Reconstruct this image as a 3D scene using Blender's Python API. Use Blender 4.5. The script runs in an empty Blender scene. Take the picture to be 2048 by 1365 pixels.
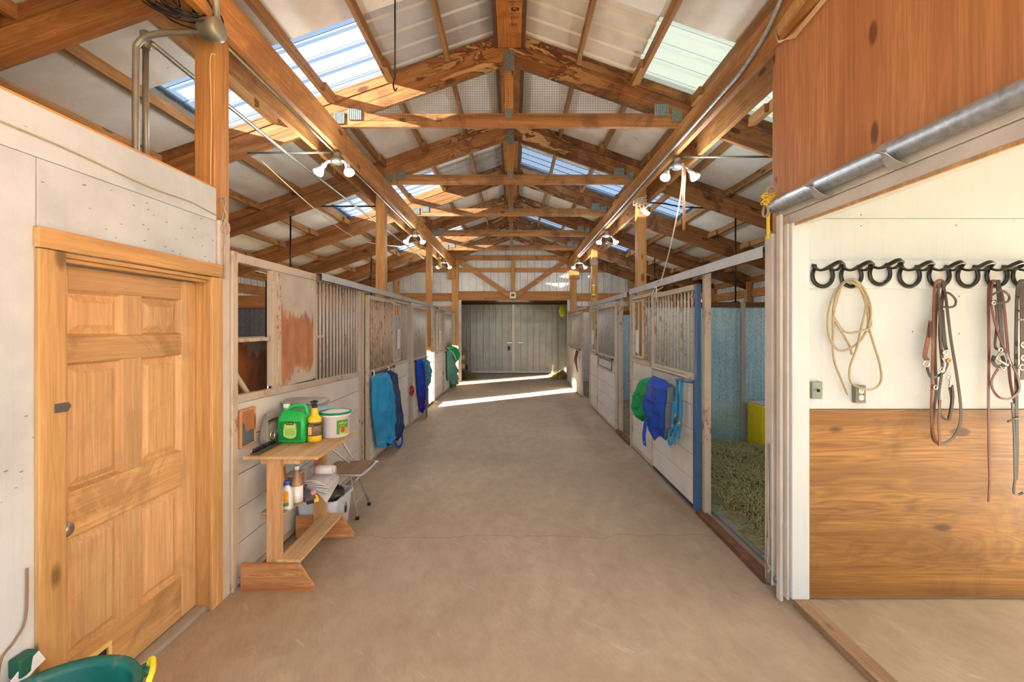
import bpy, bmesh, math, random
from mathutils import Vector, Matrix
import numpy as np
R = random.Random(7)
SC = bpy.context.scene
COL = SC.collection

# ------------------------------------------------------------------ camera
F, CU, CV, H = 890.0, 1026.0, 655.0, 1.70          # focal length in pixels of a 2048 x 1365 frame, horizon, eye height
cam_d = bpy.data.cameras.new('camera'); cam = bpy.data.objects.new('camera', cam_d); COL.objects.link(cam)
cam.location = (0, 0, H); cam.rotation_euler = (math.pi/2, 0, 0)
cam_d.sensor_width = 36; cam_d.lens = F/2048*36
cam_d.shift_x = -(CU-1024)/2048; cam_d.shift_y = -(682.5-CV)/2048
cam_d.clip_start = 0.05; cam_d.clip_end = 300
SC.camera = cam

# ------------------------------------------------------------------ sky, sun, exposure
w = bpy.data.worlds.new('sky'); SC.world = w; w.use_nodes = True
nt = w.node_tree; nt.nodes.clear()
o_ = nt.nodes.new('ShaderNodeOutputWorld'); b_ = nt.nodes.new('ShaderNodeBackground')
tc = nt.nodes.new('ShaderNodeTexCoord'); sp = nt.nodes.new('ShaderNodeSeparateXYZ'); cr = nt.nodes.new('ShaderNodeValToRGB')
nt.links.new(tc.outputs['Generated'], sp.inputs[0]); nt.links.new(sp.outputs['Z'], cr.inputs[0])
cr.color_ramp.elements[0].position = 0.0; cr.color_ramp.elements[0].color = (0.76, 0.86, 1.0, 1)
cr.color_ramp.elements[1].position = 0.9; cr.color_ramp.elements[1].color = (0.62, 0.78, 1.0, 1)
nt.links.new(cr.outputs[0], b_.inputs[0]); nt.links.new(b_.outputs[0], o_.inputs[0])
b_.inputs['Strength'].default_value = 5.3
SUN_DIR = Vector((0.80, 0.56, -0.20)).normalized()
sd = bpy.data.lights.new('sun', 'SUN'); sd.energy = 160.0; sd.color = (1.0, 0.88, 0.72); sd.angle = math.radians(0.6)
sun = bpy.data.objects.new('sun', sd); COL.objects.link(sun)
sun.rotation_euler = SUN_DIR.to_track_quat('-Z', 'Y').to_euler(); sun.location = (-20, -14, 8)
SC.view_settings.view_transform = 'Standard'; SC.view_settings.look = 'None'
SC.view_settings.gamma = 1.0; SC.view_settings.use_curve_mapping = False
SC.view_settings.exposure = -0.42
SC.cycles.max_bounces = 10; SC.cycles.diffuse_bounces = 7; SC.cycles.glossy_bounces = 3
SC.cycles.transmission_bounces = 6; SC.cycles.transparent_max_bounces = 16
SC.cycles.caustics_reflective = False; SC.cycles.caustics_refractive = False
SC.cycles.sample_clamp_indirect = 12.0
SC.cycles.use_denoising = True

def at_x(px, py, X):      # the point of the lengthwise plane x = X seen at a pixel of the photograph
    Y = F*X/(px-CU); return Vector((X, Y, H+(CV-py)*Y/F))
def at_y(px, py, Y):      # the point of the crosswise plane y = Y
    return Vector(((px-CU)*Y/F, Y, H+(CV-py)*Y/F))

# ------------------------------------------------------------------ mesh builder
class MB:
    def __init__(s): s.v = []; s.f = []
    def add(s, vs, fs):
        n = len(s.v); s.v += [Vector(p) for p in vs]; s.f += [tuple(n+i for i in f) for f in fs]; return s
    def box(s, x0, x1, y0, y1, z0, z1):
        if x0 > x1: x0, x1 = x1, x0
        if y0 > y1: y0, y1 = y1, y0
        if z0 > z1: z0, z1 = z1, z0
        vs = [(x0,y0,z0),(x1,y0,z0),(x1,y1,z0),(x0,y1,z0),(x0,y0,z1),(x1,y0,z1),(x1,y1,z1),(x0,y1,z1)]
        return s.add(vs, [(0,3,2,1),(4,5,6,7),(0,1,5,4),(1,2,6,5),(2,3,7,6),(3,0,4,7)])
    def beam(s, a, b, w, h, side=None):         # box from a to b; w along 'side', h across it
        a = Vector(a); b = Vector(b); d = (b-a).normalized()
        sd_ = Vector(side) if side is not None else (Vector((0,0,1)).cross(d) if abs(d.z) < .95 else Vector((1,0,0)))
        sd_ = (sd_ - d*sd_.dot(d)).normalized(); u = d.cross(sd_).normalized()
        vs = []
        for p in (a, b):
            for i, j in ((-1,-1),(1,-1),(1,1),(-1,1)): vs.append(p+sd_*(i*w/2)+u*(j*h/2))
        return s.add(vs, [(3,2,1,0),(4,5,6,7),(0,1,5,4),(1,2,6,5),(2,3,7,6),(3,0,4,7)])
    def prism(s, poly, axis, a, b):             # outline extruded along x, y or z from a to b
        def P(u, v, t): return {'x': (t,u,v), 'y': (u,t,v), 'z': (u,v,t)}[axis]
        n = len(poly); vs = [P(u,v,a) for u,v in poly]+[P(u,v,b) for u,v in poly]
        area = sum(poly[i][0]*poly[(i+1)%n][1]-poly[(i+1)%n][0]*poly[i][1] for i in range(n))
        flip = (area > 0) != (axis == 'y')
        if a > b: flip = not flip
        fs = [tuple(range(n)), tuple(range(2*n-1, n-1, -1))]+[(i, n+i, n+(i+1)%n, (i+1)%n) for i in range(n)]
        if flip: fs = [tuple(reversed(f)) for f in fs]
        return s.add(vs, fs)
    def tube(s, pts, r, n=8, closed=False, cap=True):
        pts = [Vector(p) for p in pts]; m = len(pts); rs = r if isinstance(r, (list, tuple)) else [r]*m
        up = None; rings = []
        for i, p in enumerate(pts):
            if closed: d = pts[(i+1)%m]-pts[i-1]
            else: d = pts[min(i+1, m-1)]-pts[max(i-1, 0)]
            d = d.normalized() if d.length > 1e-9 else Vector((0,0,1))
            if up is None: up = Vector((0,0,1)) if abs(d.z) < .9 else Vector((1,0,0))
            x = (up-d*up.dot(d))
            x = x.normalized() if x.length > 1e-6 else d.orthogonal().normalized()
            up = x; y = d.cross(x)
            rings.append([p+(x*math.cos(2*math.pi*k/n)+y*math.sin(2*math.pi*k/n))*rs[i] for k in range(n)])
        b0 = len(s.v)
        for rg in rings: s.v += rg
        M = m if closed else m-1
        for i in range(M):
            j = (i+1) % m
            for k in range(n): s.f.append((b0+i*n+k, b0+i*n+(k+1)%n, b0+j*n+(k+1)%n, b0+j*n+k))
        if cap and not closed:
            s.f.append(tuple(b0+k for k in range(n-1, -1, -1))); s.f.append(tuple(b0+(m-1)*n+k for k in range(n)))
        return s
    def lathe(s, c, prof, n=24, axis='z', sx=1.0, sy=1.0):
        c = Vector(c); b0 = len(s.v)
        for r, z in prof:
            for k in range(n):
                a = 2*math.pi*k/n; u, v = r*math.cos(a)*sx, r*math.sin(a)*sy
                s.v.append(c+Vector({'z': (u,v,z), 'x': (z,u,v), 'y': (v,z,u)}[axis]))
        for i in range(len(prof)-1):
            for k in range(n): s.f.append((b0+i*n+k, b0+i*n+(k+1)%n, b0+(i+1)*n+(k+1)%n, b0+(i+1)*n+k))
        if prof[0][0] > 1e-4: s.f.append(tuple(b0+k for k in range(n-1, -1, -1)))
        if prof[-1][0] > 1e-4: s.f.append(tuple(b0+(len(prof)-1)*n+k for k in range(n)))
        return s
    def strap(s, pts, w, t, nrm):               # flat ribbon of width w and thickness t along a path; nrm = face normal
        pts = smooth_path(pts, 6) if len(pts) > 2 else [Vector(p) for p in pts]
        nrm = Vector(nrm).normalized(); m = len(pts); b0 = len(s.v)
        ws = w if isinstance(w, (list, tuple)) else None
        for i, p in enumerate(pts):
            d = (pts[min(i+1, m-1)]-pts[max(i-1, 0)])
            d = d.normalized() if d.length > 1e-9 else Vector((0,0,1))
            sd_ = d.cross(nrm); sd_ = sd_.normalized() if sd_.length > 1e-4 else Vector((1,0,0))
            nn = sd_.cross(d).normalized()
            ww = w if ws is None else ws[0]+(ws[1]-ws[0])*i/(m-1)
            s.v += [p-sd_*ww/2-nn*t/2, p+sd_*ww/2-nn*t/2, p+sd_*ww/2+nn*t/2, p-sd_*ww/2+nn*t/2]
        for i in range(m-1):
            for k in range(4): s.f.append((b0+i*4+k, b0+i*4+(k+1)%4, b0+i*4+4+(k+1)%4, b0+i*4+4+k))
        s.f.append((b0+3, b0+2, b0+1, b0)); e = b0+(m-1)*4; s.f.append((e, e+1, e+2, e+3))
        return s
    def grid(s, fn, nu, nv, closed_u=False):
        b0 = len(s.v)
        for j in range(nv+1):
            for i in range(nu+(0 if closed_u else 1)): s.v.append(Vector(fn(i/nu, j/nv)))
        W = nu if closed_u else nu+1
        for j in range(nv):
            for i in range(nu):
                i2 = (i+1) % W if closed_u else i+1
                s.f.append((b0+j*W+i, b0+j*W+i2, b0+(j+1)*W+i2, b0+(j+1)*W+i))
        return s

def smooth_path(pts, k=6, closed=False):        # Catmull-Rom through the points
    P = [Vector(p) for p in pts]; n = len(P); out = []
    segs = n if closed else n-1
    for i in range(segs):
        p0 = P[(i-1) % n] if closed else P[max(i-1, 0)]; p1 = P[i]; p2 = P[(i+1) % n]
        p3 = P[(i+2) % n] if closed else P[min(i+2, n-1)]
        for j in range(k):
            t = j/k
            out.append(0.5*((2*p1)+(p2-p0)*t+(2*p0-5*p1+4*p2-p3)*t*t+(3*p1-p0-3*p2+p3)*t**3))
    if not closed: out.append(P[-1])
    return out

ORG = {}                                        # world origin of every object made here
def empty(name, loc, label=None, cat=None, group=None, kind=None):
    o = bpy.data.objects.new(name, None); COL.objects.link(o); o.empty_display_size = 0.05
    o.location = loc; ORG[o] = Vector(loc); tag(o, label, cat, group, kind); return o
def tag(o, label=None, cat=None, group=None, kind=None):
    if label: o['label'] = label
    if cat: o['category'] = cat
    if group: o['group'] = group
    if kind: o['kind'] = kind
    return o
def build(name, mb, mat, parent=None, smooth=False, bevel=0.0, org=None, kind=None, label=None, cat=None, group=None, sub=0):
    me = bpy.data.meshes.new(name)
    xs = np.array([tuple(v) for v in mb.v])
    lo, hi = xs.min(0), xs.max(0)
    org = Vector(org) if org is not None else Vector(((lo[0]+hi[0])/2, (lo[1]+hi[1])/2, lo[2]))
    xs = xs-np.array(org)
    me.from_pydata(xs.tolist(), [], mb.f); me.validate(); me.update()
    if isinstance(mat, (list, tuple)):
        for m_ in mat: me.materials.append(m_)
    else: me.materials.append(mat)
    if smooth: me.polygons.foreach_set('use_smooth', [True]*len(me.polygons))
    o = bpy.data.objects.new(name, me); COL.objects.link(o); ORG[o] = org
    if parent is not None: o.parent = parent; o.location = org-ORG[parent]
    else: o.location = org
    if bevel > 0:
        md = o.modifiers.new('bevel', 'BEVEL'); md.width = bevel; md.segments = 2; md.limit_method = 'ANGLE'; md.angle_limit = math.radians(40)
        if smooth: md.harden_normals = False
    if sub:
        md = o.modifiers.new('sub', 'SUBSURF'); md.levels = sub; md.render_levels = sub
    tag(o, label, cat, group, kind); return o
def inst(o, delta, parent=None, name=None):     # a copy sharing mesh data, moved by delta
    c = o.copy(); COL.objects.link(c)
    p = parent if parent is not None else o.parent
    ORG[c] = ORG[o]+Vector(delta)
    if p is not None: c.parent = p; c.location = ORG[c]-ORG[p]
    else: c.location = ORG[c]
    return c
def copy_tree(o, delta, parent=None, keep=('label', 'category', 'group', 'kind')):
    c = inst(o, delta, parent)
    for ch in list(o.children): copy_tree(ch, delta, c)
    return c
def text(name, s, size, loc, rot, mat, parent, ext=0.0006, align='CENTER', sx=1.0):
    cu = bpy.data.curves.new(name, 'FONT'); cu.body = s; cu.size = size; cu.extrude = ext; cu.align_x = align; cu.align_y = 'CENTER'
    cu.resolution_u = 3
    tmp = bpy.data.objects.new(name, cu); COL.objects.link(tmp); dg = bpy.context.evaluated_depsgraph_get()
    me = bpy.data.meshes.new_from_object(tmp.evaluated_get(dg)); bpy.data.objects.remove(tmp); me.materials.clear(); me.materials.append(mat)
    o = bpy.data.objects.new(name, me); COL.objects.link(o); loc = Vector(loc); ORG[o] = loc
    o.parent = parent; o.location = loc-ORG[parent]; o.rotation_euler = rot; o.scale = (sx, 1, 1); return o

# ------------------------------------------------------------------ materials
def S(r, g, b):
    def c(u):
        u /= 255.0; return u/12.92 if u <= .04045 else ((u+.055)/1.055)**2.4
    return (c(r), c(g), c(b), 1)
MATS = {}
class NT:
    def __init__(s, name, rough=.6, metal=0.0, spec=.3):
        s.m = bpy.data.materials.new(name); s.m.use_nodes = True; s.t = s.m.node_tree; MATS[name] = s.m
        s.b = s.t.nodes['Principled BSDF']; s.b.inputs['Roughness'].default_value = rough
        s.b.inputs['Metallic'].default_value = metal; s.b.inputs['Specular IOR Level'].default_value = spec
        s.tc = s.t.nodes.new('ShaderNodeTexCoord'); s.oi = s.t.nodes.new('ShaderNodeObjectInfo')
        cb = s.n('ShaderNodeCombineXYZ'); mu = s.n('ShaderNodeMath', operation='MULTIPLY'); mu.inputs[1].default_value = 37.0
        s.l(s.oi.outputs['Random'], mu.inputs[0])
        for i in range(3): s.l(mu.outputs[0], cb.inputs[i])
        va = s.n('ShaderNodeVectorMath', operation='ADD'); s.l(s.tc.outputs['Object'], va.inputs[0]); s.l(cb.outputs[0], va.inputs[1])
        s.vec = va.outputs[0]; s.obj = s.tc.outputs['Object']
    def n(s, t, **k):
        nd = s.t.nodes.new(t)
        for a, b in k.items(): setattr(nd, a, b)
        return nd
    def l(s, a, b): s.t.links.new(a, b)
    def map(s, scale=(1,1,1), rot=(0,0,0), vec=None):
        # rotate, then scale
        mr = s.n('ShaderNodeMapping'); mr.inputs['Rotation'].default_value = rot; s.l(vec or s.vec, mr.inputs[0])
        ms = s.n('ShaderNodeMapping'); ms.inputs['Scale'].default_value = scale; s.l(mr.outputs[0], ms.inputs[0])
        return ms.outputs[0]
    def noise(s, vec, scale=1.0, detail=4, rough=.55, dist=0.0):
        nd = s.n('ShaderNodeTexNoise'); nd.inputs['Scale'].default_value = scale; nd.inputs['Detail'].default_value = detail
        nd.inputs['Roughness'].default_value = rough; nd.inputs['Distortion'].default_value = dist; s.l(vec, nd.inputs['Vector']); return nd.outputs['Fac']
    def voro(s, vec, scale, feat='F1'):
        nd = s.n('ShaderNodeTexVoronoi'); nd.feature = feat; nd.inputs['Scale'].default_value = scale; s.l(vec, nd.inputs['Vector']); return nd
    def ramp(s, fac, stops):
        nd = s.n('ShaderNodeValToRGB'); e = nd.color_ramp.elements
        while len(e) < len(stops): e.new(.5)
        for i, (p, c) in enumerate(stops):
            e[i].position = p; e[i].color = c if len(c) == 4 else (*c, 1)
        s.l(fac, nd.inputs[0]); return nd.outputs[0]
    def mask(s, fac, a, b): return s.ramp(fac, [(a, (0,0,0,1)), (b, (1,1,1,1))])
    def mix(s, fac, a, b, blend='MIX'):
        nd = s.n('ShaderNodeMix', data_type='RGBA', blend_type=blend)
        if isinstance(fac, (int, float)): nd.inputs[0].default_value = fac
        else: s.l(fac, nd.inputs[0])
        for i, x in ((6, a), (7, b)):
            if isinstance(x, tuple): nd.inputs[i].default_value = x
            else: s.l(x, nd.inputs[i])
        return nd.outputs[2]
    def math(s, op, a, b=None):
        nd = s.n('ShaderNodeMath', operation=op)
        for i, x in ((0, a), (1, b)):
            if x is None: continue
            if isinstance(x, (int, float)): nd.inputs[i].default_value = x
            else: s.l(x, nd.inputs[i])
        return nd.outputs[0]
    def color(s, c):
        if isinstance(c, tuple): s.b.inputs['Base Color'].default_value = c
        else: s.l(c, s.b.inputs['Base Color'])
        return s
    def bump(s, h, st=.3, dist=.01):
        nd = s.n('ShaderNodeBump'); nd.inputs['Strength'].default_value = st; nd.inputs['Distance'].default_value = dist
        s.l(h, nd.inputs['Height']); s.l(nd.outputs[0], s.b.inputs['Normal']); return s

def wood(name, axis, light, dark, knot=None, rough=.65, slope=0.0, fine=1.0, contrast=1.0, knots=True, dirt=0.0, spec=.25, apex=0):
    m = NT(name, rough, 0, spec)
    k = {'x': 0, 'y': 1, 'z': 2}[axis]
    big = [7*fine]*3; big[k] = .55*fine; sm = [60*fine]*3; sm[k] = 1.8*fine
    rot = (0, slope, 0)
    warp = m.noise(m.map((1.2,)*3, rot), 1.0, 2)
    v = m.map(tuple(big), rot)
    g1 = m.noise(v, 1.0, 3, .6, 1.2)
    g2 = m.noise(m.map(tuple(sm), rot), 1.0, 3, .6, .3)
    # growth rings cut flat: bands of a slow field
    fld = m.math('MULTIPLY', g1, 13.0*contrast); tri = m.math('PINGPONG', fld, .5)
    c = m.ramp(g1, [(.28, dark), (.72, light)])
    rl = m.mask(tri, .0, .45)
    mid = tuple(light[i]*.2+dark[i]*.6 for i in range(3))+(1,)
    c = m.mix(m.math('MULTIPLY', m.math('SUBTRACT', 1.0, rl), min(.8, .55*contrast)), c, mid)
    c = m.mix(m.math('MULTIPLY', m.mask(g2, .42, .68), .5), c, tuple(x*.62 for x in dark[:3])+(1,))
    if knots:
        kn = [4.6]*3; kn[k] = 2.0
        vo = m.voro(m.map(tuple(kn), rot), 1.0)
        kc = knot or tuple(x*.28 for x in dark[:3])+(1,)
        km = m.ramp(vo.outputs['Distance'], [(0.10, (1,1,1,1)), (0.15, (0,0,0,1))])
        km2 = m.mask(m.noise(m.map((1.7,)*3), 1.0, 1), .38, .42)
        c = m.mix(m.math('MULTIPLY', m.math('MULTIPLY', km, km2), .8), c, kc)
    if dirt:
        c = m.mix(m.math('MULTIPLY', m.mask(m.noise(m.map((1.6,)*3, rot), 1.0, 6, .68, 1.2), .52, .6), dirt*1.4), c, tuple(x*.35 for x in dark[:3])+(1,))
    if apex:      # weathered bare patches with dark rims near the ridge end of a rafter
        sx = m.n('ShaderNodeSeparateXYZ'); m.l(m.obj, sx.inputs[0])
        near = m.mask(m.math('MULTIPLY', sx.outputs['X'], apex/3.0), .50, .80)
        pn_ = m.noise(m.map((1.5, 2, 5), rot), 1.0, 5, .6, 1.8)
        c = m.mix(m.math('MULTIPLY', m.math('MULTIPLY', m.mask(pn_, .47, .50), near), .8), c, S(84, 44, 24))
        c = m.mix(m.math('MULTIPLY', m.math('MULTIPLY', m.mask(pn_, .53, .55), near), .85), c, S(206, 158, 108))
    hv = m.n('ShaderNodeHueSaturation'); m.l(c, hv.inputs['Color']); hv.inputs['Saturation'].default_value = .97; hv.inputs['Hue'].default_value = .508
    m.l(m.math('ADD', .86, m.math('MULTIPLY', m.oi.outputs['Random'], .28)), hv.inputs['Value'])
    m.color(hv.outputs[0]); m.bump(m.math('ADD', g2, m.math('MULTIPLY', tri, .5)), .25, .004); return m.m

def plain(name, col, rough=.5, metal=0.0, var=.12, scale=8.0, spec=.4, bump=0.0, speck=None):
    m = NT(name, rough, metal, spec)
    n1 = m.noise(m.map((scale,)*3), 1.0, 5, .6)
    c = m.ramp(n1, [(.25, tuple(x*(1-var) for x in col[:3])+(1,)), (.75, tuple(min(1, x*(1+var)) for x in col[:3])+(1,))])
    if speck:
        sc_, lo, hi, cc, amt = speck
        c = m.mix(m.math('MULTIPLY', m.mask(m.noise(m.map((sc_,)*3), 1.0, 4, .65), lo, hi), amt), c, cc)
    m.color(c)
    if bump: m.bump(n1, bump, .01)
    return m.m

TR_L, TR_D = S(198, 132, 78), S(138, 80, 42)
SLOPE = math.atan(.35)
wood_raft_l = wood('rafter_wood_west', 'x', TR_L, TR_D, slope=SLOPE, dirt=.25, apex=1)
wood_raft_r = wood('rafter_wood_east_shaded', 'x', S(178, 114, 66), S(116, 66, 36), slope=-SLOPE, dirt=.45, apex=-1)  # darker copy: shade of this slope is put into the colours, besides dirt
wood_chord = wood('chord_wood', 'x', S(208, 144, 88), S(150, 90, 50), dirt=.35)
wood_post = wood('post_wood', 'z', S(214, 152, 86), S(178, 114, 58))
wood_head = wood('header_wood', 'y', S(212, 146, 82), S(168, 104, 52), dirt=.2)
wood_purl = wood('purlin_wood', 'y', S(196, 138, 82), S(144, 94, 52))
wood_girtx = wood('girt_wood', 'x', S(210, 142, 80), S(166, 102, 52))
wood_dark = wood('dark_wood', 'x', S(120, 76, 44), S(80, 48, 28))
wood_door = wood('door_fir', 'z', S(216, 176, 128), S(196, 148, 100), knots=False, contrast=.6, fine=1.3, rough=.45, dirt=.12, spec=.4)
wood_doory = wood('door_fir_rail', 'y', S(214, 170, 118), S(188, 138, 88), knots=False, contrast=.6, fine=1.3, rough=.45, dirt=.3, spec=.4)
wood_case = wood('casing_pine', 'z', S(212, 168, 112), S(180, 130, 78), contrast=.9, rough=.5)
wood_casey = wood('casing_pine_head', 'y', S(210, 164, 106), S(174, 124, 72), contrast=.9, rough=.5)
wood_plyz = wood('red_plywood', 'z', S(204, 138, 90), S(172, 104, 62), fine=.9, contrast=.8)
wood_plyx = wood('stained_plywood', 'x', S(178, 122, 60), S(112, 68, 28), fine=.5, contrast=1.7, rough=.45, dirt=.15, spec=.4)
wood_bench = wood('bench_pine', 'z', S(222, 176, 128), S(200, 148, 98))
wood_benchy = wood('bench_pine_top', 'y', S(204, 172, 130), S(176, 142, 104), contrast=.5, knots=False)
wood_benchx = wood('bench_fir_ply', 'x', S(230, 176, 124), S(160, 92, 48), fine=1.5, contrast=1.6, knots=False)
wood_grey = wood('weathered_wood', 'y', S(170, 138, 108), S(128, 98, 74))

def painted(name, col, chip, amt=.3, grain='z', rough=.55, dirt=.25, dot=.1):
    m = NT(name, rough+.15, 0, .12); k = {'x': 0, 'y': 1, 'z': 2}[grain]
    g = [45]*3; g[k] = 1.6
    n1 = m.noise(m.map(tuple(g)), 1.0, 3)
    n2 = m.noise(m.map((2.2,)*3), 1.0, 5, .6)
    c = m.ramp(n2, [(.3, tuple(x*(1-dirt) for x in col[:3])+(1,)), (.62, col)])
    c = m.mix(m.math('MULTIPLY', m.mask(n1, .55, .8), .25), c, tuple(x*.7 for x in col[:3])+(1,))
    n3 = m.noise(m.map((9, 9, 9)), 1.0, 6, .7); n4 = m.noise(m.map((.9,)*3), 1.0, 2)
    ch = m.math('MULTIPLY', m.mask(n3, .66, .69), m.mask(n4, .45, .62))
    sp_ = m.voro(m.map((14, 14, 46)), 1.0)
    dots = m.math('MULTIPLY', m.ramp(sp_.outputs['Distance'], [(.10, (1,1,1,1)), (.13, (0,0,0,1))]), m.mask(n4, .48, .56))
    c = m.mix(m.math('MULTIPLY', ch, amt), c, chip)
    c = m.mix(m.math('MULTIPLY', dots, dot), c, tuple(x*.5 for x in chip[:3])+(1,))
    m.color(c); m.bump(n1, .25, .003); return m.m
paint_wall = painted('white_wall_paint', S(200, 211, 218), S(96, 84, 70), .6, dot=.75)
paint_tack = painted('tack_room_paint', S(210, 217, 218), S(80, 72, 60), .35, dirt=.08, dot=.15)
paint_plank = painted('white_plank_paint', S(218, 216, 210), S(150, 122, 96), .4, grain='y', dirt=.14)
paint_trim = painted('worn_trim_paint', S(210, 204, 194), S(160, 124, 92), .6, dirt=.25)
def rusty(name, col, rust=.5, grain='z', rough=.5):
    m = NT(name, rough, .0, .35)
    n2 = m.noise(m.map((3,)*3), 1.0, 4); c = m.ramp(n2, [(.3, tuple(x*.86 for x in col[:3])+(1,)), (.7, col)])
    n3 = m.noise(m.map((26, 26, 14)), 1.0, 5, .7); n4 = m.noise(m.map((1.3,)*3), 1.0, 3, .6)
    r_ = m.math('MULTIPLY', m.mask(n3, .5, .58), m.mask(n4, .62-.25*rust, .75-.25*rust))
    rc = m.ramp(m.noise(m.map((9,)*3), 1.0, 3), [(.3, S(122, 70, 42)), (.7, S(176, 116, 76))])
    m.color(m.mix(r_, c, rc)); m.bump(n3, .15, .004); return m.m
met_beige = rusty('beige_painted_steel', S(196, 184, 164), .45)
met_bar = rusty('rust_flecked_bars', S(196, 182, 162), .75)
met_barl = rusty('pale_grey_bars', S(190, 184, 174), .35)
met_grey = rusty('grey_painted_steel', S(178, 172, 160), .4)
met_blue = plain('blue_painted_steel', S(58, 96, 136), .4, .0, .2, 4)
met_rail = plain('galvanised_rail', S(172, 170, 166), .45, .35, .15, 6)
met_pipe = plain('spangled_pipe', S(166, 170, 172), .5, .45, .35, 34)
met_dark = plain('dark_iron', S(52, 50, 46), .42, .7, .3, 12)
met_shoe = plain('blackened_horseshoe_steel', S(56, 54, 50), .28, .8, .25, 9, spec=.6)
met_conduit = plain('conduit_zinc', S(150, 146, 130), .45, .5, .15, 10)
met_chrome = plain('bright_metal', S(200, 196, 188), .22, .95, .05, 5)
met_plate = plain('truss_plate_zinc', S(128, 136, 132), .45, .4, .3, 40)
met_nickel = plain('satin_nickel', S(168, 160, 148), .3, .9, .05, 6)

def rust_sheet():
    m = NT('rusted_steel_sheet', .55, 0, .35)
    z = m.n('ShaderNodeSeparateXYZ'); m.l(m.obj, z.inputs[0])
    n = m.noise(m.map((26, 26, 12)), 1.0, 6, .75); n5 = m.noise(m.map((5, 5, 1.6)), 1.0, 3)
    lvl = m.math('ADD', z.outputs['Z'], m.math('MULTIPLY', m.math('SUBTRACT', n5, .5), .5))
    hi = m.ramp(lvl, [(.50, (1,1,1,1)), (.68, (0,0,0,1))])
    lo = m.ramp(lvl, [(.0, (.25,)*3+(1,)), (.22, (1,1,1,1))])
    f = m.math('MULTIPLY', hi, lo)
    f = m.mask(m.math('ADD', m.math('MULTIPLY', f, .62), m.math('MULTIPLY', n, .75)), .62, .78)
    base = m.ramp(m.noise(m.map((4,)*3), 1.0, 3), [(.3, S(172, 164, 150)), (.7, S(194, 188, 174))])
    rc = m.ramp(m.noise(m.map((10, 10, 5)), 1.0, 4), [(.3, S(150, 92, 62)), (.7, S(188, 132, 92))])
    m.color(m.mix(f, base, rc)); return m.m
met_rusted = rust_sheet()

def galv(name, lo, hi, scale=105.0, metal=.55, rough=.38):
    m = NT(name, rough, metal, .5)
    v = m.voro(m.map((scale,)*3), 1.0); hue = m.n('ShaderNodeSeparateColor'); m.l(v.outputs['Color'], hue.inputs[0])
    st = m.noise(m.map((30, 30, .8)), 1.0, 3, .6)
    n = m.noise(m.map((1.2, 1.2, 1.2)), 1.0, 4)
    fac = m.math('ADD', m.math('MULTIPLY', hue.outputs[0], .38), m.math('ADD', m.math('MULTIPLY', st, .6), m.math('MULTIPLY', m.math('SUBTRACT', n, .5), .5)))
    c = m.ramp(fac, [(.15, lo), (.75, hi)])
    dd = m.voro(m.map((11,)*3), 1.0)
    c = m.mix(m.ramp(dd.outputs['Distance'], [(.06, (.8,)*3+(1,)), (.1, (0,0,0,1))]), c, tuple(x*.3 for x in lo[:3])+(1,))
    m.color(c); m.l(m.ramp(hue.outputs[1], [(0, (.28,)*3+(1,)), (1, (.6,)*3+(1,))]), m.b.inputs['Roughness'])
    return m.m
galv_blue = galv('spangled_galvanised_sheet', S(116, 148, 158), S(196, 224, 230), metal=.3)
galv_grey = galv('dull_galvanised_sheet', S(96, 98, 98), S(158, 160, 158), metal=.3, rough=.5)

def metal_panel(name, col, rough=.45, dirt=.1):
    m = NT(name, rough, .1, .4)
    n = m.noise(m.map((3,)*3), 1.0, 4)
    m.color(m.ramp(n, [(.3, tuple(x*(1-dirt*2) for x in col[:3])+(1,)), (.6, col)])); return m.m
pan_white = metal_panel('white_ribbed_metal', S(222, 218, 206))
pan_grey = metal_panel('grey_ribbed_metal', S(188, 188, 180))
pan_roof = metal_panel('bare_roof_metal', S(186, 182, 176), .35)
pan_roof_e = metal_panel('cream_roof_metal', S(226, 214, 190), .45)

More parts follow.
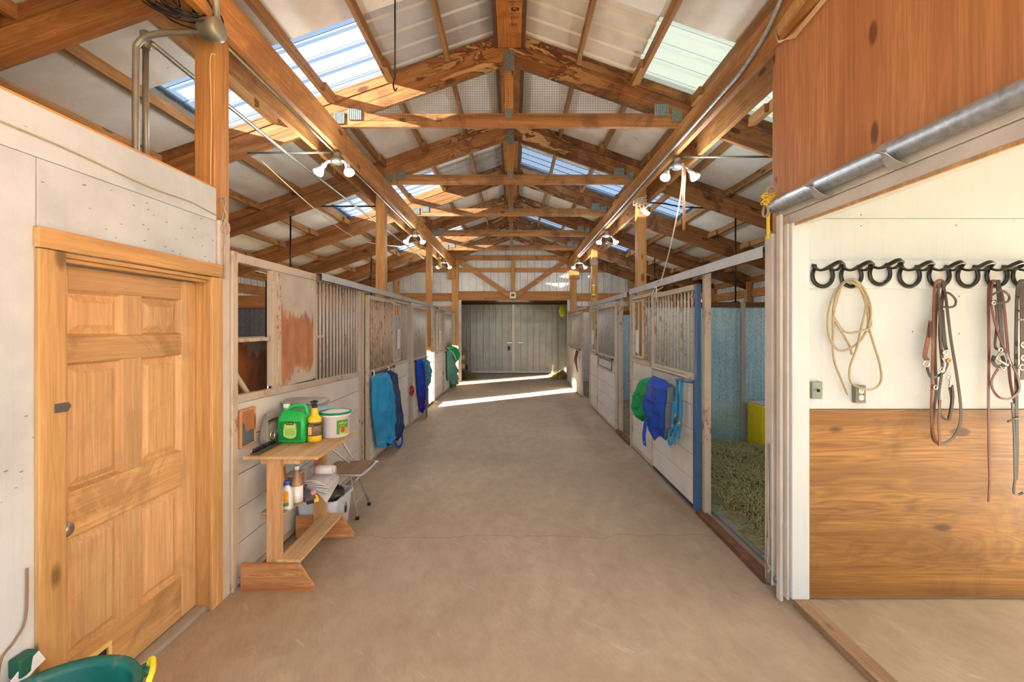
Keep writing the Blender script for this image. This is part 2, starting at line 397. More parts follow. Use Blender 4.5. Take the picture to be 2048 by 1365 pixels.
def insul():
    m = NT('stained_white_insulation_facing', .8, 0, .1)
    n = m.noise(m.map((1.3,)*3), 1.0, 5, .65)
    c = m.ramp(n, [(.3, S(218, 206, 186)), (.6, S(238, 232, 220))])
    n2 = m.noise(m.map((10,)*3), 1.0, 5, .7); n3 = m.noise(m.map((.7,)*3), 1.0, 1)
    c = m.mix(m.math('MULTIPLY', m.math('MULTIPLY', m.mask(n2, .64, .7), m.mask(n3, .5, .6)), .7), c, S(112, 88, 62))
    m.color(c); m.bump(m.noise(m.map((6,)*3), 1.0, 3), .35, .02); return m.m
mat_insul = insul()
def skylight(name, tint, clear):
    m = bpy.data.materials.new(name); m.use_nodes = True; t = m.node_tree; t.nodes.clear()
    o = t.nodes.new('ShaderNodeOutputMaterial'); mx = t.nodes.new('ShaderNodeMixShader'); tr = t.nodes.new('ShaderNodeBsdfTransparent')
    tl = t.nodes.new('ShaderNodeBsdfTranslucent'); gl = t.nodes.new('ShaderNodeBsdfGlossy'); m2 = t.nodes.new('ShaderNodeMixShader')
    tr.inputs[0].default_value = tint; tl.inputs[0].default_value = tint; gl.inputs['Roughness'].default_value = .2
    tcn = t.nodes.new('ShaderNodeTexCoord'); nz = t.nodes.new('ShaderNodeTexNoise'); mp = t.nodes.new('ShaderNodeMapping'); mp.inputs['Scale'].default_value = (.5, 25, .5)
    t.links.new(tcn.outputs['Object'], mp.inputs[0]); t.links.new(mp.outputs[0], nz.inputs['Vector'])
    mr = t.nodes.new('ShaderNodeMapRange'); mr.inputs[1].default_value = .35; mr.inputs[2].default_value = .65
    mr.inputs[3].default_value = clear; mr.inputs[4].default_value = max(0, clear-.03)
    t.links.new(nz.outputs['Fac'], mr.inputs[0]); t.links.new(mr.outputs[0], mx.inputs[0])
    t.links.new(tl.outputs[0], mx.inputs[1]); t.links.new(tr.outputs[0], mx.inputs[2])
    m2.inputs[0].default_value = .05; t.links.new(mx.outputs[0], m2.inputs[1]); t.links.new(gl.outputs[0], m2.inputs[2])
    t.links.new(m2.outputs[0], o.inputs[0]); return m
sky_clear = skylight('clear_corrugated_plastic', (.43, .465, .50, 1), .92)
sky_green = skylight('aged_green_corrugated_plastic', (.60, .575, .47, 1), .6)

def concrete():
    m = NT('broomed_concrete', .75, 0, .25)
    n1 = m.noise(m.map((.55, .4, 1), vec=m.obj), 1.0, 6, .65, .4); n2 = m.noise(m.map((9, 5, 9), vec=m.obj), 1.0, 6, .7); n3 = m.noise(m.map((90, 7, 9), (0, 0, math.radians(-28)), vec=m.obj), 1.0, 2, .6)
    c = m.ramp(n1, [(.3, S(150, 134, 114)), (.52, S(170, 155, 134)), (.72, S(186, 172, 151))])
    c = m.mix(m.math('MULTIPLY', m.mask(n2, .42, .8), .4), c, S(128, 106, 90))
    c = m.mix(m.math('MULTIPLY', m.mask(n3, .5, .85), .35), c, S(140, 118, 100))
    n5 = m.noise(m.map((2.2, 14, 1), (0, 0, math.radians(40)), vec=m.obj), 1.0, 5, .7)
    c = m.mix(m.math('MULTIPLY', m.mask(n5, .62, .7), .25), c, S(220, 206, 190))
    sx = m.n('ShaderNodeSeparateXYZ'); m.l(m.obj, sx.inputs[0])
    wob = m.math('MULTIPLY', m.math('SUBTRACT', m.noise(m.map((1.6, .2, 1), vec=m.obj), 1.0, 6, .7), .5), .35)
    crk = m.math('ABSOLUTE', m.math('SUBTRACT', m.math('ADD', sx.outputs['Y'], wob), 3.62))
    c = m.mix(m.math('MULTIPLY', m.ramp(crk, [(.002, (1,1,1,1)), (.006, (0,0,0,1))]), .55), c, S(104, 84, 68))
    m.color(c); m.bump(m.math('ADD', n3, n2), .3, .004); return m.m
mat_conc = concrete()
mat_dirt = plain('packed_dirt', S(146, 134, 114), .95, 0, .25, 5, spec=.1, bump=.6, speck=(22, .55, .65, S(100, 88, 66), .6))
mat_mat = plain('dusty_rubber_mat', S(128, 136, 132), .85, 0, .25, 3, spec=.2, bump=.3, speck=(18, .55, .7, S(150, 140, 104), .6))
mat_ground = plain('outdoor_gravel', S(170, 160, 140), .95, 0, .2, 2, spec=.1)
mat_hay = plain('green_hay', S(156, 158, 112), .9, 0, .35, 30, spec=.1)
mat_hay2 = plain('straw_coloured_hay', S(186, 166, 108), .9, 0, .3, 30, spec=.1)
def emis(name, col, st):
    m = bpy.data.materials.new(name); m.use_nodes = True; b = m.node_tree.nodes['Principled BSDF']
    b.inputs['Base Color'].default_value = (1, 1, 1, 1); b.inputs['Emission Color'].default_value = col; b.inputs['Emission Strength'].default_value = st; return m
mat_lamp = emis('glowing_lamp_face', (1, .97, .9, 1), 40.0)
def P(name, r, g, b, rough=.5, var=.08, metal=0.0, scale=10, bump=0.0, spec=.4): return plain(name, S(r, g, b), rough, metal, var, scale, spec, bump)
plastic_white = P('white_plastic', 226, 228, 230, .4)
plastic_black = P('black_plastic', 34, 34, 36, .4)
# ------------------------------------------------------------------ building shell
XL, XR = -5.5, 5.5           # outer walls
YF, YE = -1.6, 13.95         # front and end walls
RX, RZ, RS = -.04, 4.78, .35 # ridge x, underside of the roof sheet at the ridge, slope
def zr(x): return RZ-RS*abs(x-RX)
TY = [2.8, 4.65, 6.5, 8.35, 10.2, 12.05, 13.85]
T = .04

g = build('floor', MB().box(XL, XR, YF, 16.5, -.12, 0), mat_conc, kind='structure', org=(0, 0, 0))
build('ground', MB().box(-60, 60, -40, 70, -.3, -.121), mat_ground, kind='structure')
build('floor', MB().box(XL+.02, -1.86, 2.95, YE-.1, .001, .02), mat_dirt, kind='structure')
build('floor', MB().box(1.82, XR-.02, 3.02, 6.47, .001, .02), mat_mat, kind='structure')
build('floor', MB().box(1.82, XR-.02, 6.53, YE-.1, .001, .015), mat_dirt, kind='structure')

# roof: purlins, facing panels, metal and plastic sheets, all parts of the ceiling
ceil = empty('ceiling', (0, 0, 0), kind='structure')
PX = [.68, 1.29, 1.9, 2.5, 3.1, 3.7, 4.3, 4.9, 5.45]
BAYS = [(YF, .95)]+[(.95, TY[0])]+[(TY[i], TY[i+1]) for i in range(6)]
SKY = {2: 3.77, 4: 7.42, 6: 11.15}       # bay index -> where the bare strip begins
def rib_sheet(x0, x1, y0, y1, lift=.012, pitch=.23):
    mb = MB(); prof = []; y = y0
    while y < y1-1e-6:
        for dy, dz in ((0, 0), (.085, 0), (.1, .018), (.13, .018), (.145, 0)):
            if y+dy < y1: prof.append((y+dy, dz))
        y += pitch
    prof.append((y1, 0))
    n = len(prof); t = .002
    for (xa) in (x0, x1):
        for (yy, dz) in prof: mb.v.append(Vector((xa, yy, zr(xa)+lift+dz)))
    for (xa) in (x0, x1):
        for (yy, dz) in prof: mb.v.append(Vector((xa, yy, zr(xa)+lift+dz+t)))
    for i in range(n-1):
        mb.f.append((i, i+1, n+i+1, n+i)); mb.f.append((2*n+i, 3*n+i, 3*n+i+1, 2*n+i+1))
    return mb
def panel(x0, x1, y0, y1, sag=.012, seed=0):
    rr = random.Random(seed); ph = rr.random()*6; am = sag*rr.uniform(.4, 1.3)
    def top(u, v):
        x = x0+(x1-x0)*u; y = y0+(y1-y0)*v
        return (x, y, zr(x)+.006-am*math.sin(math.pi*u)*math.sin(math.pi*v)-.003*math.sin(6*v+ph)*math.sin(math.pi*u))
    mb = MB(); mb.grid(top, 5, 5)
    n = len(mb.v); mb.v += [p+Vector((0, 0, .004)) for p in mb.v]; mb.f += [tuple(n+i for i in reversed(f)) for f in mb.f]
    return mb
for bi, (y0, y1) in enumerate(BAYS):
    ya, yb = (y0+T/2, y1-T/2) if bi >= 2 else (y0, y1)
    for s in (-1, 1):
        edges = [RX]+[s*p for p in PX]
        for k in range(len(edges)-1):
            x0, x1 = edges[k], edges[k+1]
            yend = y1
            bare = bi in SKY and k < (3 if bi == 2 and s > 0 else 5 if k < 5 else 0) and k < 5
            if bi in SKY:
                if s < 0: bare = k < 4 if bi == 2 else k < 5
                else: bare = k < 5
                if s < 0: bare = k < 5 and (k < 5)
            if bare: yend = SKY[bi]
            build('insulation_panel', panel(x0, x1, y0, yend, seed=bi*40+k*2+(s > 0)), mat_insul, ceil, smooth=True)
        for k, px_ in enumerate(PX):
            x = s*px_; zt = zr(x)-.002
            mb = MB().box(x-.02, x+.02, ya, yb, zt-.095, zt)
            if bi >= 2 and 1 <= k <= 7:    # short splice block beside the purlin's far end
                sx = -s; L = R.uniform(.22, .42); mb.box(x+sx*.021, x+sx*.058, yb-L, yb, zt-.1, zt-.012)
            build('purlin', mb, wood_purl, ceil)
    if bi in SKY:
        ys = SKY[bi]
        spans = {2: [(-1, 0, 1.35, pan_roof, 'metal_sheet'), (-1, 1.35, 3.05, sky_clear, 'skylight_sheet'), (1, 0, 1.25, pan_roof_e, 'metal_sheet'), (1, 1.25, 3.05, sky_green, 'skylight_sheet')],
                 4: [(-1, 0, 1.35, pan_roof, 'metal_sheet'), (-1, 1.35, 3.05, sky_clear, 'skylight_sheet'), (1, 0, 3.05, sky_clear, 'skylight_sheet')],
                 6: [(-1, 0, 1.35, pan_roof, 'metal_sheet'), (-1, 1.35, 3.05, sky_clear, 'skylight_sheet'), (1, 0, 3.05, sky_clear, 'skylight_sheet')]}[bi]
        for s, a, b, m_, nm in spans:
            xa, xb = (RX if a == 0 else s*a), s*b
            build(nm, rib_sheet(xa, xb, ys-.02, y1+.02), m_, ceil)
# outer roofing above everything, so no daylight leaks between the pieces
def outer(x0, x1, y0, y1): return MB().add([(x0, y0, zr(x0)+.05), (x1, y0, zr(x1)+.05), (x1, y1, zr(x1)+.05), (x0, y1, zr(x0)+.05),
        (x0, y0, zr(x0)+.07), (x1, y0, zr(x1)+.07), (x1, y1, zr(x1)+.07), (x0, y1, zr(x0)+.07)], [(0,3,2,1),(4,5,6,7),(0,1,5,4),(1,2,6,5),(2,3,7,6),(3,0,4,7)])
yprev = YF-.3
for bi in (2, 4, 6):
    y1 = BAYS[bi][1]; ys = SKY[bi]
    for s in (-1, 1):
        build('roofing', outer(RX, s*5.9, yprev, ys), pan_roof, ceil)
        build('roofing', outer(s*3.05, s*5.9, ys, y1), pan_roof, ceil)
        if s < 0 or bi == 2: build('roofing', outer(RX, s*(1.35 if s < 0 else 1.25), ys, y1), pan_roof, ceil)
    yprev = y1
for s in (-1, 1): build('roofing', outer(RX, s*5.9, yprev, YE+.3), pan_roof, ceil)
build('ridge_cap', MB().add([(RX-.2, YF-.3, RZ-.01+.07), (RX, YF-.3, RZ+.13), (RX+.2, YF-.3, RZ-.01+.07), (RX-.2, YE+.3, RZ-.01+.07), (RX, YE+.3, RZ+.13), (RX+.2, YE+.3, RZ-.01+.07)], [(0,1,4,3),(1,2,5,4)]), pan_roof, ceil)

# ridge beam pieces between the trusses (flat soffit board with two thin cheeks), the first with its grade stamps
ink = P('stamp_ink', 48, 26, 14, .8)
wood_ridge = wood('ridge_wood', 'y', S(196, 116, 46), S(150, 78, 26), knots=False, contrast=.8, dirt=.3)
RB = [(YF, TY[0]-.03)]+[(TY[i]+.03, TY[i+1]-.03) for i in range(6)]
rlab = ['stamped ridge beam between the two nearest roof trusses', 'ridge beam between the second and third roof trusses', 'ridge beam at the third bay of the roof', 'ridge beam at the fourth bay of the roof', 'ridge beam at the fifth bay of the roof', 'ridge beam at the last bay by the gable wall']
for i, (a, b) in enumerate(RB[1:]):
    r_ = empty('ridge_beam', (RX, (a+b)/2, 4.60), rlab[i], 'beam', 'ridge beams along the roof')
    build('soffit_board', MB().box(RX-.115, RX+.125, a, b, 4.605, 4.625), wood_ridge, r_)
    build('cheek_board', MB().box(RX-.155, RX-.117, a, b, 4.60, 4.72), wood_dark, r_)
    build('cheek_board', MB().box(RX+.127, RX+.165, a, b, 4.60, 4.72), wood_dark, r_)
    if i == 0:
        zz = 4.6035
        m_ = MB()
        for yc, w2, h2 in ((4.17, .036, .018), (4.27, .036, .016)):
            for q in (-1, 1):
                m_.box(RX+.045-w2, RX+.045+w2, yc+q*h2-.0012, yc+q*h2+.0012, zz, zz+.001)
                m_.box(RX+.045+q*w2-.0012, RX+.045+q*w2+.0012, yc-h2, yc+h2, zz, zz+.001)
        m_.tube([(RX+.06+.034*math.cos(t*math.pi/12), 4.06+.024*math.sin(t*math.pi/12), zz) for t in range(24)], .003, 4, closed=True)
        m_.tube(smooth_path([(RX+.03, 4.05, zz), (RX+.05, 4.075, zz), (RX+.065, 4.06, zz), (RX+.085, 4.05, zz), (RX+.09, 4.07, zz)], 4), .005, 4)
        m_.box(RX+.01, RX+.105, 4.115, 4.118, zz, zz+.001); m_.box(RX+.01, RX+.11, 3.995, 3.998, zz, zz+.001)
        build('stamp_outline', m_, ink, r_)
        text('stamp_lettering', 'W-4LTF', .034, (RX+.055, 3.97, zz), (math.pi, 0, 0), ink, r_)
        text('stamp_lettering', '2100', .024, (RX+.045, 4.17, zz), (math.pi, 0, 0), ink, r_)
        text('stamp_lettering', 'MSR 24', .018, (RX+.045, 4.27, zz), (math.pi, 0, 0), ink, r_)

# trusses
def wire_mesh(y):
    mb = MB(); r = .0011; st = .025
    def lim(x): return 4.44-RS*abs(x-RX)
    x = -1.62
    while x < 1.56:
        z1 = lim(x)+.05
        if z1 > 3.86: mb.tube([(x, y, 3.84), (x, y, z1)], r, 3, cap=False)
        x += st
    z = 3.85
    while z < 4.47:
        hw = (4.49-z)/RS; a, b = max(-1.62, RX-hw), min(1.56, RX+hw)
        if b > a: mb.tube([(a, y, z), (b, y, z)], r, 3, cap=False)
        z += st
    return mb
mat_wire = plain('mesh_wire', S(120, 104, 84), .5, .5, .1, 10)
def raf(s, y0, y1, x0, x1, d0, d1):   # sloping member between two depths below the roof line
    mb = MB(); P4 = []
    for y in (y0, y1):
        for x, d in ((x0, d0), (x1, d0), (x1, d1), (x0, d1)): P4.append((x, y, zr(x)-d))
    fs = [(0,1,2,3),(7,6,5,4),(0,4,5,1),(1,5,6,2),(2,6,7,3),(3,7,4,0)]
    if s > 0: fs = [tuple(reversed(f)) for f in fs]
    return mb.add(P4, fs)
tlab = ['nearest roof truss, its rafter crossing above the white wall', 'roof truss in front of the first pair of skylights, with wire mesh and sunlit chord',
        'roof truss above the second pair of support posts', 'roof truss just behind the second skylights', 'roof truss above the third pair of posts',
        'roof truss just behind the farthest skylights', 'end truss resting against the white gable wall']
plate_mb = {}
for i, y in enumerate(TY):
    t = empty('roof_truss', (RX, y, 3.78), tlab[i], 'truss', 'roof trusses over the aisle')
    for s in (-1, 1):
        wm = wood_raft_l if s < 0 else wood_raft_r
        build('rafter', raf(s, y-T/2, y+T/2, RX, s*5.45, .105, .335), wm, t)
        build('upper_chord', raf(s, y-T/2-.012, y+T/2-.012, RX+s*.12, s*5.45, .0, .103), wm, t)
    build('collar_tie', MB().box(-1.80, 1.74, y-T/2-.001, y+T/2+.001, 3.785, 3.925), wood_chord, t)
    if i < 6: build('king_post', MB().box(RX-.045, RX+.045, y-T/2, y+T/2, 3.926, 4.47), wood_post, t)
    pm = MB()
    def plate(cx, cz, w2, h2):
        nn = 7; y_ = y-T/2-.016
        mb = MB()
        for q in range(nn):
            x0 = cx-w2+2*w2*q/nn; mb.box(x0, x0+2*w2/nn*.72, y_-.004, y_, cz-h2, cz+h2)
        mb.box(cx-w2, cx+w2, y_, y_+.003, cz-h2, cz+h2); return mb
    if i < 6:
        for (cx, cz, w2, h2) in ((-1.64, 3.91, .072, .058), (-1.80, 3.87, .055, .058), (1.54, 3.955, .075, .06), (1.70, 3.90, .05, .06), (RX, 4.47, .055, .105), (RX, 3.92, .035, .05)):
            build('gusset_plate', plate(cx, cz, w2, h2), met_plate, t)
        if i >= 1: build('wire_mesh', wire_mesh(y-T/2-.008), mat_wire, t, kind='stuff')

# lengthwise header plies and support posts
def header(xa, xb, label):
    h = empty('header_beam', ((xa+xb)/2, 6, 3.52), label, 'beam', 'header beams over the stall fronts')
    ys = [-1.5, 4.72, 8.42, 13.8]
    for a, b in zip(ys, ys[1:]): build('plank', MB().box(xa, xb, a+.003, b-.003, 3.52+R.uniform(-.004, .004), 3.775), wood_head, h)
    return h
header(-1.825, -1.78, 'long aisle-side header beam carrying lamps above the barred stall fronts with the workbench')
header(-2.045, -2.0, 'outer header beam behind the posts on the workbench side')
header(1.70, 1.745, 'long aisle-side header beam above the blue edged stall door')
header(1.955, 2.0, 'outer header beam behind the posts on the blue door side')
def post(x0, x1, y, z1, label, z0=0.0): return build('support_post', MB().box(x0, x1, y-.07, y+.07, z0, z1), wood_post, bevel=.006, label=label, cat='post', group='support posts of the barn')
post(-1.955, -1.83, 2.80, 3.78, 'wooden post rising out of the white wall beside the panelled door')
post(-1.985, -1.855, 6.5, 3.78, 'wooden post behind the first barred stall door on the workbench side')
post(-1.985, -1.855, 10.2, 3.78, 'wooden post behind the hanging blue halters')
post(1.80, 1.93, 6.5, 3.78, 'wooden post with twine and tag at its top')
post(1.80, 1.93, 10.2, 3.78, 'wooden post with yellow fly trap hanging on it')
post(1.80, 1.93, 2.95+.07, 3.78, 'post hidden behind plywood at the tack room corner')

# ------------------------------------------------------------------ outer walls
def ribs_x(x, y0, y1, z0, z1f, face, pitch=.23):   # vertical ribbed metal in a lengthwise plane
    mb = MB(); n = int((y1-y0)/pitch)+1
    mb.box(x, x+face*.004, y0, y1, z0, z1f)
    for i in range(n):
        y = y0+i*pitch
        if y+.03 < y1: mb.box(x, x-face*.018, y, y+.03, z0, z1f)
        if y+.13 < y1: mb.box(x, x-face*.006, y+.11, y+.125, z0, z1f)
    return mb
ev = zr(5.5)
def side_wall(x, s, name, holes):
    wl = empty(name, (x, 6, 0), kind='structure')
    y = YF
    for (a, b, z0, z1) in holes+[(16.5, 16.5, 0, 0)]:
        if a > y: build('metal_cladding', ribs_x(x, y, a, 0, ev, s), pan_white, wl)
        if b > a:
            build('metal_cladding', ribs_x(x, a, b, 0, z0, s), pan_white, wl); build('metal_cladding', ribs_x(x, a, b, z1, ev, s), pan_white, wl)
        y = b
    for k, (z0, z1) in enumerate(((.02, 2.08),)):
        yy = 2.95
        for (a, b, h0, h1) in holes+[(YE-.05, YE-.05, 0, 0)]:
            if a > yy: build('kick_board', MB().box(x-s*.075, x-s*.06, yy, a, z0, z1), galv_grey if s < 0 else galv_blue, wl)
            if b > a: build('kick_board', MB().box(x-s*.075, x-s*.06, a, b, z0, min(h0, z1)), galv_grey if s < 0 else galv_blue, wl)
            yy = b
    for z0, z1 in ((2.08, 2.22), (2.40, 2.58), (2.72, 2.84)):
        build('girt', MB().box(x-s*.02, x-s*.058, YF, YE-.04, z0, z1), wood_head, wl)
    yy = 1.0
    for yp in (1.0, 2.9, 4.65, 6.5, 8.35, 10.2, 12.05): build('wall_post', MB().box(x-s*.06, x-s*.17, yp-.06, yp+.06, 0, ev-.1), wood_post, wl)
side_wall(XL, -1, 'wall_left', [(6.75, 7.95, .9, 2.05), (10.35, 11.5, .9, 2.05)])
side_wall(XR, 1, 'wall_right', [(4.0, 5.6, 1.1, 2.05), (7.6, 9.2, 1.1, 2.05), (11.0, 12.6, 1.1, 2.05)])

def ribs_y(y, x0, x1, z0, ztop, pitch=.23, depth=.018):   # vertical ribbed metal in a crosswise plane, ribs towards the camera
    mb = MB(); x = x0
    while x < x1-.01:
        xe = min(x+pitch, x1); mb.prism([(x+.009, z0), (xe, z0), (xe, ztop(xe)), (x+.009, ztop(x+.009))], 'y', y, y+.003)
        a, b = x+.009, min(x+.04, x1); mb.prism([(a, z0), (b, z0), (b, ztop(b)), (a, ztop(a))], 'y', y-depth*1.7, y)
        for q in (.09, .16):
            a, b = x+q, x+q+.016
            if b < x1: mb.prism([(a, z0), (b, z0), (b, ztop(b)), (a, ztop(a))], 'y', y-.014, y)
        x = xe
    return mb
build('wall_back', MB().prism([(XL, 0), (-1.8, 0), (-1.8, 2.6), (1.85, 2.6), (1.85, 0), (XR, 0), (XR, zr(XR)+.01), (RX, zr(RX)+.01), (XL, zr(XL)+.01)], 'y', YE+.06, YE+.08), wood_dark, kind='structure')
# end wall, with its opening into the cross passage
we = empty('wall_back', (0, YE, 0), kind='structure')
OX0, OX1, OZ = -1.62, 1.70, 2.56
top = lambda x: zr(x)+.01
build('metal_cladding', ribs_y(YE+.04, XL, OX0, 0, top), pan_white, we)
build('metal_cladding', ribs_y(YE+.04, OX1, XR, 0, top), pan_white, we)
build('metal_cladding', ribs_y(YE+.04, OX0, OX1, OZ, top), pan_white, we)
for z0, z1 in ((3.42, 3.56), (2.53, 2.77), (2.20, 2.36)):
    build('girt', MB().box(XL, OX0-.1, YE-.03, YE+.02, z0, z1), wood_girtx, we)
    build('girt', MB().box(OX1+.1, XR, YE-.03, YE+.02, z0, z1), wood_girtx, we)
build('girt', MB().box(OX0-.1, OX1+.1, YE-.03, YE+.02, 3.42, 3.56), wood_girtx, we)
build('header_plank', MB().box(OX0-.1, OX1+.1, YE-.04, YE+.02, OZ+.015, 2.83), wood_girtx, we)
build('king_post', MB().box(-.06, .055, YE-.09, YE-.032, OZ+.03, 3.79), wood_post, we)
for xa, xb in ((-1.83, -.06), (1.78, .06)):
    build('diagonal_brace', MB().beam((xa, YE-.06, 3.86), (xb, YE-.06, 2.66), .05, .14, (0, 1, 0)), wood_girtx, we)
for x0, x1 in ((-1.90, -1.70), (1.78, 1.98)): build('wall_post', MB().box(x0, x1, YE-.12, YE-.03, 0, 3.8), wood_post, we)
for x0, x1 in ((-2.03, -1.78), (1.76, 2.05)): build('post_cheek', MB().box(x0, x1, YE-.18, YE-.125, 3.2, 3.60), wood_post, we)
for x0, x1 in ((-3.68, -3.55), (3.60, 3.73)): build('wall_post', MB().box(x0, x1, YE-.12, YE-.03, 0, zr(3.6)-.34), wood_post, we)
for x0, x1 in ((-2.0, -1.4), (1.35, 2.0)):
    s_ = 1 if x0 < 0 else -1; xo = x0 if s_ > 0 else x1
    build('corner_gusset', MB().prism([(xo, 3.79), (xo+s_*.62, 3.79), (xo+s_*.42, 3.70), (xo, 3.55)], 'y', YE-.031, YE-.033-.02), wood_girtx, we)
build('trim_1', MB().box(OX0-.09, OX0, YE-.05, YE+.06, 0, OZ), paint_trim, kind='structure')
build('trim_1', MB().box(OX1, OX1+.09, YE-.05, YE+.06, 0, OZ), paint_trim, kind='structure')
build('trim_1', MB().box(OX0, OX1, YE-.05, YE+.06, OZ-.02, OZ+.014), wood_girtx, kind='structure')

cream = P('cream_painted_steel', 226, 220, 200, .5)
# cross passage with the grey double doors
YD = 16.3
build('wall_back', MB().box(-4.0, 5.0, YD+.08, YD+.11, 0, 2.75), pan_grey, kind='structure')
build('floor', MB().box(-7.5, 7.5, 16.5, 17.4, -.12, 0), mat_conc, kind='structure')
wd = empty('wall_back', (0, YD, 0), kind='structure')
build('metal_cladding', ribs_y(YD+.06, -4.0, -1.60, 0, lambda x: 2.75), pan_grey, wd)
build('metal_cladding', ribs_y(YD+.06, 1.72, 5.0, 0, lambda x: 2.75), pan_grey, wd)
build('metal_cladding', ribs_y(YD+.06, -1.60, 1.72, 2.53, lambda x: 2.75), pan_grey, wd)
build('track_beam', MB().box(-2.6, 3.0, YD-.03, YD+.03, 2.53, 2.62), wood_dark, wd)
def lean(xa, xb, m_, nm): return build(nm, MB().add([(xa, YE+.06, 2.74), (xb, YE+.06, 2.74), (xb, YD+.3, 2.66), (xa, YD+.3, 2.66), (xa, YE+.06, 2.78), (xb, YE+.06, 2.78), (xb, YD+.3, 2.70), (xa, YD+.3, 2.70)], [(0,3,2,1),(4,5,6,7),(0,1,5,4),(1,2,6,5),(2,3,7,6),(3,0,4,7)]), m_, kind='structure')
lean(-4, -.6, wood_dark, 'ceiling'); lean(.6, 5, wood_dark, 'ceiling'); lean(-.6, .6, sky_green, 'ceiling')  # translucent middle strip is added out of view to brighten the passage
build('ceiling', MB().box(-4, 5, YE+.1, YE+.5, 2.5, 2.72), wood_dark, kind='structure') if False else None
build('wall_left', MB().box(-4.0, -3.95, YE+.06, YD+.3, 0, 2.7), pan_grey, kind='structure')  # unseen end wall, added to keep the sun out of the passage
for k, (x0, x1, hx) in enumerate(((-1.55, -.03, -.13), (.05, 1.62, .28))):
    d = empty('door_%d' % (k+2), ((x0+x1)/2, YD, 0), kind='structure')
    build('door_skin', ribs_y(YD, x0, x1, .06, lambda x: 2.52), pan_grey, d)
    if k == 0: build('centre_stile', MB().box(x1-.0, .05, YD-.034, YD+.01, .03, 2.53), cream, d)
    build('bottom_rail', MB().box(x0, x1, YD-.03, YD+.01, .03, .10), cream, d)
    for xa in ((x0, x1-.05) if k == 0 else (x0, x1-.04)): build('stile', MB().box(xa, xa+.045, YD-.028, YD+.01, .03, 2.52), met_beige if xa > -1 and not (k == 1 and xa > 1) else met_grey, d)
    build('top_rail', MB().box(x0, x1, YD-.028, YD+.01, 2.50, 2.53), met_grey, d)
    build('door_handle', MB().box(hx-.09, hx+.09, YD-.06, YD-.03, 1.125, 1.14), met_chrome, d)
    if k == 0:
        build('keyhole_plate', MB().lathe((hx-.02, YD-.04, .97), [(.045, 0), (.045, .02)], 12, 'y'), met_dark, d)
        build('latch_loop', MB().box(hx-.06, hx+.02, YD-.05, YD-.02, .86, 1.0), met_dark, d)

# front wall (behind the camera) with the barn door standing open, and the rooms at both sides of the aisle
wf = empty('wall_front', (0, YF, 0), kind='structure')
build('wall_core', MB().box(XL, -1.95, YF+.02, YF+.05, 0, 2.8).box(1.85, XR, YF+.02, YF+.05, 0, 2.8).prism([(XL, 2.8), (-1.95, 2.8), (-1.95, zr(-1.95)-.005), (XL, zr(XL)-.005)], 'y', YF+.02, YF+.05).prism([(1.85, 2.8), (XR, 2.8), (XR, zr(XR)-.005), (1.85, zr(1.85)-.005)], 'y', YF+.02, YF+.05).prism([(-1.95, 3.75), (1.85, 3.75), (1.85, zr(1.85)-.005), (RX, zr(RX)-.005), (-1.95, zr(-1.95)-.005)], 'y', YF+.02, YF+.05), pan_white, wf)
build('metal_cladding', ribs_y(YF, XL, -1.95, 0, top), pan_white, wf)
build('metal_cladding', ribs_y(YF, 1.85, XR, 0, top), pan_white, wf)
build('metal_cladding', ribs_y(YF, -1.95, 1.85, 3.75, top), pan_white, wf)
# ------------------------------------------------------------------ white wall with the panelled door
WX = -1.82
wl = empty('wall_left', (WX, .5, 0), kind='structure')
DY0, DY1, DZ = 1.80, 2.675, 2.02
for (a, b, z0, z1) in ((YF, .42, 0, 2.55), (.42, 1.70, 0, 2.55), (1.70, 2.73, DZ+.03, 2.55)):
    build('wall_sheet', MB().box(WX-.02, WX, a+.002, b-.002, z0, z1-.20 if True else z1), paint_wall, wl, bevel=.002)
for (a, b) in ((YF, 1.30), (1.30, 2.73)): build('wall_sheet', MB().box(WX-.02, WX+.001, a+.003, b-.001, 2.352, 2.55), paint_wall, wl, bevel=.003)
build('wall_core', MB().box(WX-.135, WX-.021, YF, 1.78, 0, 2.54).box(WX-.135, WX-.021, 1.78, 2.72, 2.04, 2.54), paint_wall, wl)
build('top_plate', MB().box(WX-.14, WX-.002, YF, 2.72, 2.541, 2.56), wood_head, wl)
build('wall_sheet', MB().box(XL+.2, -1.97, 2.80, 2.86, 0, 2.5), paint_wall, wl)
build('corner_board', MB().box(-1.828, -1.803, 2.735, 2.835, 0, 2.36), paint_trim, wl, bevel=.003)
dw = empty('door_1', (-1.9, 2.2, 0), kind='structure')
Xc = -1.80
build('door_casing', MB().box(WX, Xc, 1.69, 1.795, 0, 2.003), wood_case, dw, bevel=.004)
build('door_casing', MB().box(WX, Xc, 2.665, 2.765, 0, 2.003), wood_case, dw, bevel=.004)
build('door_casing', MB().box(WX, Xc+.004, 1.685, 2.765, 2.006, 2.085), wood_casey, dw, bevel=.005)
build('door_jamb', MB().box(-1.95, WX, 1.765, 1.785, 0, 2.003), wood_case, dw)
build('door_jamb', MB().box(-1.95, WX, 2.675, 2.70, 0, 2.003), wood_case, dw)
build('door_jamb', MB().box(-1.95, WX, 1.785, 2.675, 1.985, 2.003), wood_casey, dw)
build('door_stop', MB().box(WX-.062, WX-.02, 1.785, 2.675, 1.968, 1.984), wood_casey, dw)
build('threshold', MB().box(-1.96, -1.84, 1.78, 2.70, 0, .028), met_rail, dw, bevel=.004)
SX = -1.905                           # door face
y0, y1, z0, z1 = 1.79, 2.672, .032, 1.966
fr = MB()
stile = .115
rails = [(.032, .27), (.79, .99), (1.545, 1.66), (1.86, 1.966)]
